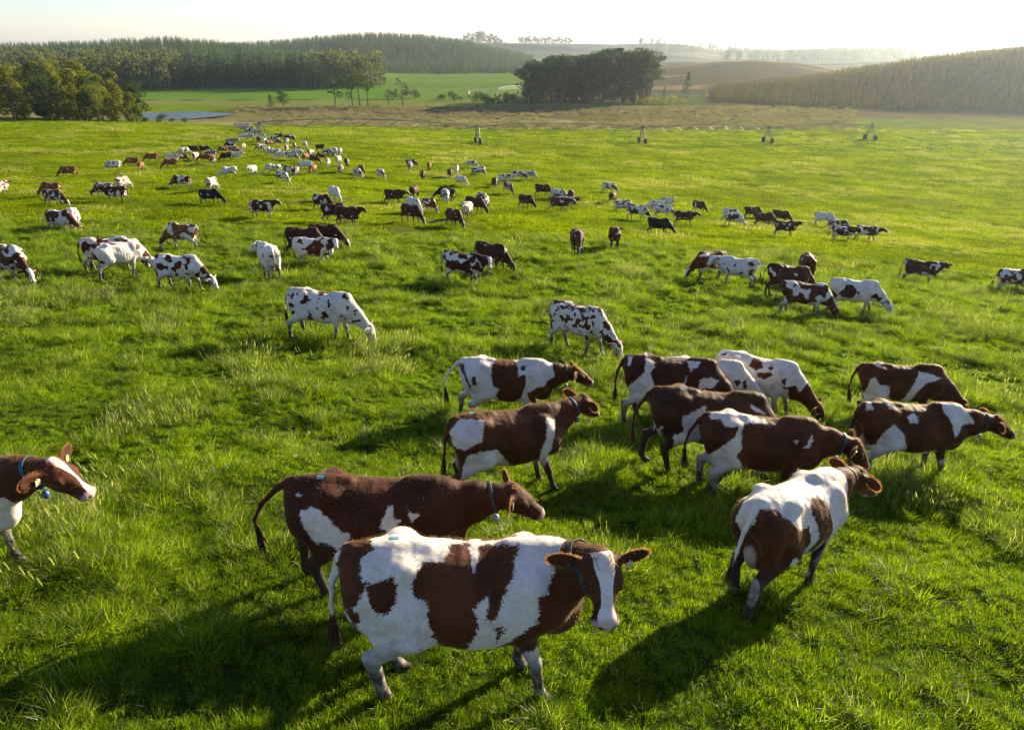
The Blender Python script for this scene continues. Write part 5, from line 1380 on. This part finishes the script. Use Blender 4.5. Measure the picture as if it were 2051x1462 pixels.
LONE = [
    ((-110.71, 352.39), 5.6, 'conifer', M_PINE, 1.9, 'small dark conical tree left of a rounder one beyond the marsh'),
    ((-104.06, 349.23), 7.4, 'broad', M_LEAF, 1.75, 'lone round-headed dark tree standing beyond the marsh right of a small conifer'),
    ((-81.11, 352.39), 13.5, 'sparse', M_GUM, 1.5, 'thin half bare tree just left of the umbrella-headed trees'),
    ((-73.95, 355.60), 13.2, 'umbrella', M_LEAF, .95, 'umbrella-headed tree, left of the clump of three'),
    ((-71.75, 362.19), 15.2, 'umbrella', M_LEAF, .95, 'umbrella-headed tree, tallest in the middle of the clump of three'),
    ((-66.78, 355.60), 12.4, 'umbrella', M_LEAF, .85, 'umbrella-headed tree, right of the clump of three'),
    ((-74.26, 349.23), 9.0, 'sparse', M_GUM, .8, 'bare slender tree under the umbrella-headed clump'),
    ((-57.06, 355.60), 7.5, 'sparse', M_GUM, 1.5, 'low bare tree between the umbrella clump and the tall sparse tree'),
    ((-51.26, 358.86), 11.5, 'sparse', M_GUM, 1.6, 'tall sparse tree standing right of the umbrella clump'),
    ((95.21, 420.36), 13.5, 'conifer', M_PINE, 1.3, 'dark pyramid-shaped conifer standing right of the valley grove'),
    ((82.95, 420.36), 6.0, 'conifer', M_PINE, 1.1, 'small dark conifer between the grove and the pyramid-shaped one'),
    ((105.83, 419.24), 5.0, 'conifer', M_YPINE, 1.2, 'small sunlit conifer at the left tip of the young plantation'),
]
for i, (p, h, kd, mt, wd, lb) in enumerate(LONE):
    tree('lone_tree', p[0], p[1], h, kd, mt, lb, seed=i, wide=wd)
RB = [((-67.63, 434.25), 3.4, 'smallest round bush beside the tall sparse tree'), ((-59.12, 429.52), 5.0, 'round dark bush just right of the tall sparse tree'), ((-51.90, 415.92), 6.2, 'neat round bush standing alone right of the sparse trees'),
      ((-37.79, 403.14), 3.6, 'first of two little bushes in the far green field'), ((-35.96, 403.14), 3.8, 'second of two little bushes in the far green field'), ((-30.13, 395.04), 6.6, 'round dark bush in the field, alone between the little pair and the larger pair'),
      ((-17.15, 379.75), 7.0, 'left one of the larger pair of round bushes near the grove'), ((-13.08, 376.11), 6.2, 'right one of the larger pair of round bushes near the grove'), ((-9.90, 376.11), 3.6, 'small bush beside the larger pair near the grove'),
      ((-2.37, 383.46), 6.0, 'left one of two round bushes right beside the grove thicket'), ((0.87, 383.46), 5.8, 'right one of two round bushes right beside the grove thicket'), ((-26.54, 399.05), 2.6, 'flat low bush leaning on the lone round bush')]
for i, (p, h, lb) in enumerate(RB):
    tree('round_bush', p[0], p[1], h, 'bush', M_LEAF, lb, 'bush', seed=i, wide=1.15)
tree('bush', (-120.66, 261.44)[0], (-120.66, 261.44)[1], 3.2, 'bush', M_LEAF, 'green bush standing before the pond water', 'bush', seed=3, wide=1.6)
for i in range(9):
    x = -118 + i * 2.2; y = 243 + (i * 7 % 5) * 2
    tree('bush', x - 8, y + i * .9, 1.1 + (i * 5 % 4) * .3, 'bush', M_LEAF, 'low green bush of the scrub between the left wood and the pond', 'bush', 'scrub bushes before the pond', seed=i, wide=1.4)
# trees on the far skyline
for i in range(15):
    x = -.062 * 2500 + i * 9.5 + rt.uniform(-3, 3)
    tree('skyline_tree', x, 2490 + rt.uniform(-20, 20), (12, 30, 36, 22, 34, 40, 44, 38, 30, 36, 28, 30, 22, 20, 14)[i], 'broad', M_LEAF, 'tree of the ragged clump on the far skyline left of centre', group='ragged skyline trees', seed=i, wide=1.3, sink=6)
for i in range(22):
    x = .010 * 2500 + i * 7.6
    tree('skyline_tree', x, 2490 + rt.uniform(-15, 15), 23 + rt.uniform(-4, 4), 'gum', M_LEAF, 'tree of the even row on the far skyline above the grove', group='even skyline row of trees', seed=i, wide=1.5, sink=5)
for i, (kx, h) in enumerate([(.138, 12), (.150, 17), (.182, 10), (.21, 12), (.222, 14), (.232, 10)]):
    tree('skyline_tree', kx * 2500, 2495, h, 'broad', M_LEAF, 'single small tree on the bare far ridge right of the grove', group='single trees on the bare ridge', seed=i, wide=1.5)
for i in range(30):
    tree('skyline_tree', (.235 + .0035 * i + rt.uniform(-.001, .001)) * 2450, 2440 + rt.uniform(-40, 40), 15 + rt.uniform(-5, 9), 'broad' if i % 4 else 'conifer', M_LEAF, 'tree of the hazy line on the falling end of the far ridge', group='hazy ridge-end trees', seed=i, wide=1.4, sink=3)

M_OLIVE = leaf_mat('olive_leaves', (.085, .11, .05), (.20, .20, .08), trans=.45, gloss=0)
# forests: nobody could count them
def forest(name, label, k0, k1, y0, y1, step, h, kinds, mat, keep=None, rows=False, edge=0, jit=.35, wide=1.0):
    rs = np.random.RandomState(len(name) * 7 + 1)
    xs = np.arange(k0 * y1 if k0 < 0 else k0 * y0, (k1 * y1 if k1 > 0 else k1 * y0) + step, step); ys = np.arange(y0, y1, step)
    X, Y = np.meshgrid(xs, ys); X = X.ravel(); Y = Y.ravel()
    X = X + rs.randn(len(X)) * step * jit; Y = Y + rs.randn(len(Y)) * step * (jit if not rows else .12)
    kk = X / Y; m = (kk > k0) & (kk < k1)
    if keep is not None: m &= keep(X, Y, kk)
    X, Y = X[m], Y[m]; n = len(X)
    protos = []
    for kd, sd_ in kinds:
        t, c = tree_meshes(kd, sd_, mat, 1); protos.append(both(t, c))
    sc = h * (.72 + .45 * rs.rand(n) ** .8); s3 = np.stack([sc * wide, sc * wide, sc], 1)
    print(name, n)
    return scatter(name, np.stack([X, Y, ground(X, Y) - .3], 1), rs.rand(n) * 6.28, s3, rs.randint(0, len(protos), n), protos, label)
CON = [('conifer', 201), ('conifer', 202), ('conifer', 203)]
MIX = [('broad', 211), ('gum', 212), ('column', 213), ('broad', 214)]
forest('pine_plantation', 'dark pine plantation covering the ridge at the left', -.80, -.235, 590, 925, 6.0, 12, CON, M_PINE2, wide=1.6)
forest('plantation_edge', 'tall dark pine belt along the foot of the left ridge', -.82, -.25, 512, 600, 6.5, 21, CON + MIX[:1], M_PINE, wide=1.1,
       keep=lambda x, y, k: (y > 520 + 60 * sst(-.45, -.6, k)))
forest('mixed_wood', 'rounded broadleaf wood along the foot of the left ridge', -.82, -.165, 500, 640, 8.5, 22, MIX, M_OLIVE, wide=1.25,
       keep=lambda x, y, k: ((k < -.43) & (y < 610)) | ((k > -.265) & (y > 505 + 300 * (k + .265)) & (y < 600 + 0 * k)))
forest('second_plantation', 'hazy pine plantation on the rounded hill behind', -.40, .027, 885, 1440, 8.5, 10, CON, M_PINE2, wide=1.9,
       keep=lambda x, y, k: y > 900 + 250 * sst(-.1, -.5, k) * 0)
forest('young_plantation', 'sunlit young pine plantation on the hillside at the right', .262, 1.0, 285, 520, 2.7, 3.8, CON, M_YPINE, wide=1.5, jit=.2,
       keep=lambda x, y, k: (y > np.interp(k, [.26, .31, .37, .45, .52, .60, .68, 1.0], [385, 372, 350, 335, 325, 315, 305, 290])) & (y < np.interp(k, [.26, .45, .68, 1.0], [500, 468, 425, 425])))
forest('far_woods', 'blue hazy woods in the folds of the farthest hills', .16, .9, 1500, 2600, 26, 20, MIX, M_PINE, wide=1.6,
       keep=lambda x, y, k: fbm(x / 260 + 9, y / 170, 2) > .12)

# ------------------------------------------------------------------ centre pivot irrigator
def strut(m, a, b, r=.05, n=5): m.tube([a, b], r, n)
def irrigator(name, towers, label, zs, mat, wheels=True, hub=True, big=True):
    x0, y0 = towers[0]
    t = empty(name, (x0, y0, gz(x0, y0)), label, 'irrigator'); base = Vector(t.location)
    pts = [Vector((x, y, gz(x, y))) - base for x, y in towers]
    top = [p + Vector((0, 0, z)) for p, z in zip(pts, zs)]
    for i, p in enumerate(pts):
        d = (pts[min(i + 1, len(pts) - 1)] - pts[max(i - 1, 0)]); d.z = 0; d.normalize(); side = Vector((-d.y, d.x, 0))
        if i == 0 and hub:
            m = MB(); 
            for sx in (-1, 1):
                for sy in (-1, 1): strut(m, p + Vector((sx * 1.5, sy * 1.5, 0)), top[0] + Vector((sx * .15, sy * .15, -.1)), .10)
            for q in (.35, .7):
                c = [p.lerp(top[0], q) + Vector((sx * 1.5 * (1 - q), sy * 1.5 * (1 - q), 0)) for sx, sy in ((-1, -1), (1, -1), (1, 1), (-1, 1))]
                for j in range(4): strut(m, c[j], c[(j + 1) % 4], .06)
            strut(m, p, top[0] + Vector((0, 0, 1.2)), .11, 8)
            m.obj('pivot_tower', mat, t)
            continue
        if not wheels: continue
        w = 1.9 if big else 1.4
        m = MB(); fl = p + side * -w + Vector((0, 0, .65)); fr_ = p + side * w + Vector((0, 0, .65))
        m.box((fl + fr_) / 2, (2 * w, .18, .22), Matrix.Rotation(math.atan2(side.y, side.x), 3, 'Z'))
        for e in (fl, fr_):
            for dd in (-.35, .35): strut(m, e, top[i] + d * dd, .09)
        q = .45
        strut(m, fl.lerp(top[i], q), fr_.lerp(top[i], q), .045)
        strut(m, fl.lerp(top[i], q), fr_, .03); strut(m, fr_.lerp(top[i], q), fl, .03)
        m.box(top[i] + Vector((0, 0, .35)), (.5, .4, .5))
        tw = m.obj('drive_tower', mat, t)
        for e in (fl, fr_):
            wm = MB(); wm.lathe([(.30, -.20), (.62, -.20), (.72, -.10), (.72, .10), (.62, .20), (.30, .20)], 18, 'y')
            for j in range(18):
                a = j * math.pi / 9; wm.box((.72 * math.cos(a), 0, .72 * math.sin(a)), (.06, .34, .05), Matrix.Rotation(-a, 3, 'Y'))
            wo_ = wm.obj('wheel', M_RUBBER, t); wo_.location = e + Vector((0, 0, .05)); wo_.rotation_euler = (0, 0, math.atan2(side.y, side.x) )
            hm = MB(); hm.lathe([(.08, -.24), (.32, -.16), (.32, .16), (.08, .24)], 10, 'y'); hm.obj('hub', mat, wo_)
    for i in range(len(pts) - 1):
        a, b = top[i], top[i + 1]; L = (b - a).length; d = (b - a).normalized(); side = Vector((-d.y, d.x, 0)).normalized()
        bow = L * .022
        P = lambda s_: a.lerp(b, s_) + Vector((0, 0, bow * 4 * s_ * (1 - s_)))
        m = MB(); m.tube([P(j / 16) for j in range(17)], .10 if big else .09, 7); m.obj('span_pipe', mat, t)
        m = MB(); n = 8
        low = lambda s_, w: P(s_) + Vector((0, 0, -1.5 * min(1, 8 * s_ * (1 - s_)))) + side * w * .75
        for j in range(n):
            s0 = (j + .5) / n
            for w in (-1, 1):
                strut(m, P(max(0, s0 - .5 / n)), low(s0, w), .045, 4); strut(m, P(min(1, s0 + .5 / n)), low(s0, w), .045, 4)
            strut(m, low(s0, -1), low(s0, 1), .03, 4)
        for w in (-1, 1):
            for j in range(n + 1):
                q0 = a if j == 0 else low((j - .5) / n, w); q1 = b if j == n else low((j + .5) / n, w)
                strut(m, q0, q1, .014, 4)
        for j in range(12):
            s0 = (j + .5) / 12; strut(m, P(s0), P(s0) + Vector((0, 0, -2.1)), .012, 3)
        m.obj('truss', mat, t)
    return t, top, base
tw = [(-53.90, 162.06), (-8.14, 179.00), (33.29, 192.49), (68.25, 201.05), (100.90, 212.52)]
piv, top, base = irrigator('center_pivot_irrigator', tw, 'long wheeled irrigation boom spanning the far edge of the pasture', (4.0, 3.9, 3.9, 3.9, 3.9), M_STEEL)
# overhang with end sprinkler
m = MB(); e0 = top[-1]; e1 = e0 + Vector((16, 3, -.4)); m.tube([e0, e0.lerp(e1, .5) + Vector((0, 0, .4)), e1], .07, 6); strut(m, e0 + Vector((0, 0, 2.4)), e1, .02, 4); strut(m, e0, e0 + Vector((0, 0, 2.4)), .05)
m.obj('overhang', M_WHITEMETAL, piv)
irrigator('far_irrigator', [(22, 470), (5, 452), (-8, 430), (-24, 425)], 'small pale irrigation boom curving out from behind the valley grove', (4.5, 4.5, 4.2, 3.5), M_WHITEMETAL, True, False, True)

# ------------------------------------------------------------------ posts, trough, gateway
for (px_, py_), h, lb in [((-65.47, 160.95), 1.15, 'leftmost fence post left of the trough'), ((-65.15, 162.61), 1.15, 'middle fence post left of the trough'), ((-63.98, 162.91), 1.45, 'tallest fence post of the three left of the trough'),
                          ((-46.18, 165.62), 1.45, 'first fence post right of the gateway herd'), ((-44.94, 164.64), 1.35, 'second fence post right of the gateway herd'), ((-43.35, 162.28), 1.1, 'third and shortest fence post right of the gateway herd')]:
    b = MB(); b.tube([(0, 0, -.2), (.01, 0, h * .5), (0.02, .01, h)], [.09, .085, .075], 8); o = b.obj('fence_post', M_POST); o.location = (px_, py_, gz(px_, py_)); tag(o, lb, 'fence post', 'fence posts by the gateway')
px_, py_ = (-81.12, 258.68)
b = MB(); b.tube([(0, 0, -.3), (0, 0, 8.5)], [.14, .10], 8); pole = empty('power_pole', (px_, py_, gz(px_, py_)), 'thin dark pole standing in the brown marsh above the herd', 'pole'); b.obj('pole_shaft', M_POST, pole)
b = MB(); b.box((0, 0, 8.1), (1.6, .12, .12)); b.obj('crossarm', M_POST, pole)
px_, py_ = (-59.54, 160.75)
tr = empty('water_trough', (px_, py_, gz(px_, py_)), 'low grey water trough standing left of the gateway herd', 'trough')
b = MB(); pr_ = [(1.0, 0), (1.04, .55), (.92, .55), (.90, .42)]
b.lathe([(r_, z_) for r_, z_ in pr_], 24); o = b.obj('basin', M_CONC, tr, True); o.scale = (1.45, .8, 1.15)
g = NT('trough_water'); p = g.princ((.03, .05, .05), .08); b = MB(); b.lathe([(.9, .44), (.9, .47)], 24); o = b.obj('water', g.end(p.outputs[0]), tr); o.scale = (1.42, .78, 1.1)
px_, py_ = (-52.39, 161.03)
gt = empty('gate', (px_, py_, gz(px_, py_)), 'pale low rail gate at the foot of the irrigator hub', 'gate')
for z_ in (.35, .65, .95, 1.2):
    b = MB(); b.tube([(-2.2, 0, z_), (2.2, 0, z_)], .045, 6); b.obj('rail', M_WHITEMETAL, gt)
for x_ in (-2.2, 2.2):
    b = MB(); b.tube([(x_, 0, -.1), (x_, 0, 1.35)], .07, 6); b.obj('gate_post', M_WHITEMETAL, gt)

# ------------------------------------------------------------------ the herd
for i, (x, y, hd, spec, lab) in enumerate(HEROES):
    hero_cow(x, y, hd, spec, lab, i + 1, 'dairy cows grazing in the pasture')
for i, (x, y, hd, pose, c, w, lab) in enumerate(HERD):
    herd_cow(x, y, hd, pose, c, w, lab, i + 1, 'dairy cows grazing in the pasture')
for i, (x, y, c, w) in enumerate(QUEUE):
    herd_cow(x, y, -60 + (i * 37 % 50), 'W', c, w, 'small distant cow in the file coming up the track to the gateway', 300 + i, 'cows filing up the track')

# ------------------------------------------------------------------ air
hz = bpy.data.materials.new('valley_haze'); hz.use_nodes = True; nt = hz.node_tree; nt.nodes.clear()
pv = nt.nodes.new('ShaderNodeVolumePrincipled'); pv.inputs['Color'].default_value = (.72, .83, .97, 1); pv.inputs['Density'].default_value = .00010; pv.inputs['Anisotropy'].default_value = .7
mo = nt.nodes.new('ShaderNodeOutputMaterial'); nt.links.new(pv.outputs[0], mo.inputs['Volume'])
b = MB(); b.box((0, 0, 20), (19000, 19000, 96))
o = b.obj('haze', hz); o['kind'] = 'stuff'; o.display_type = 'WIRE'
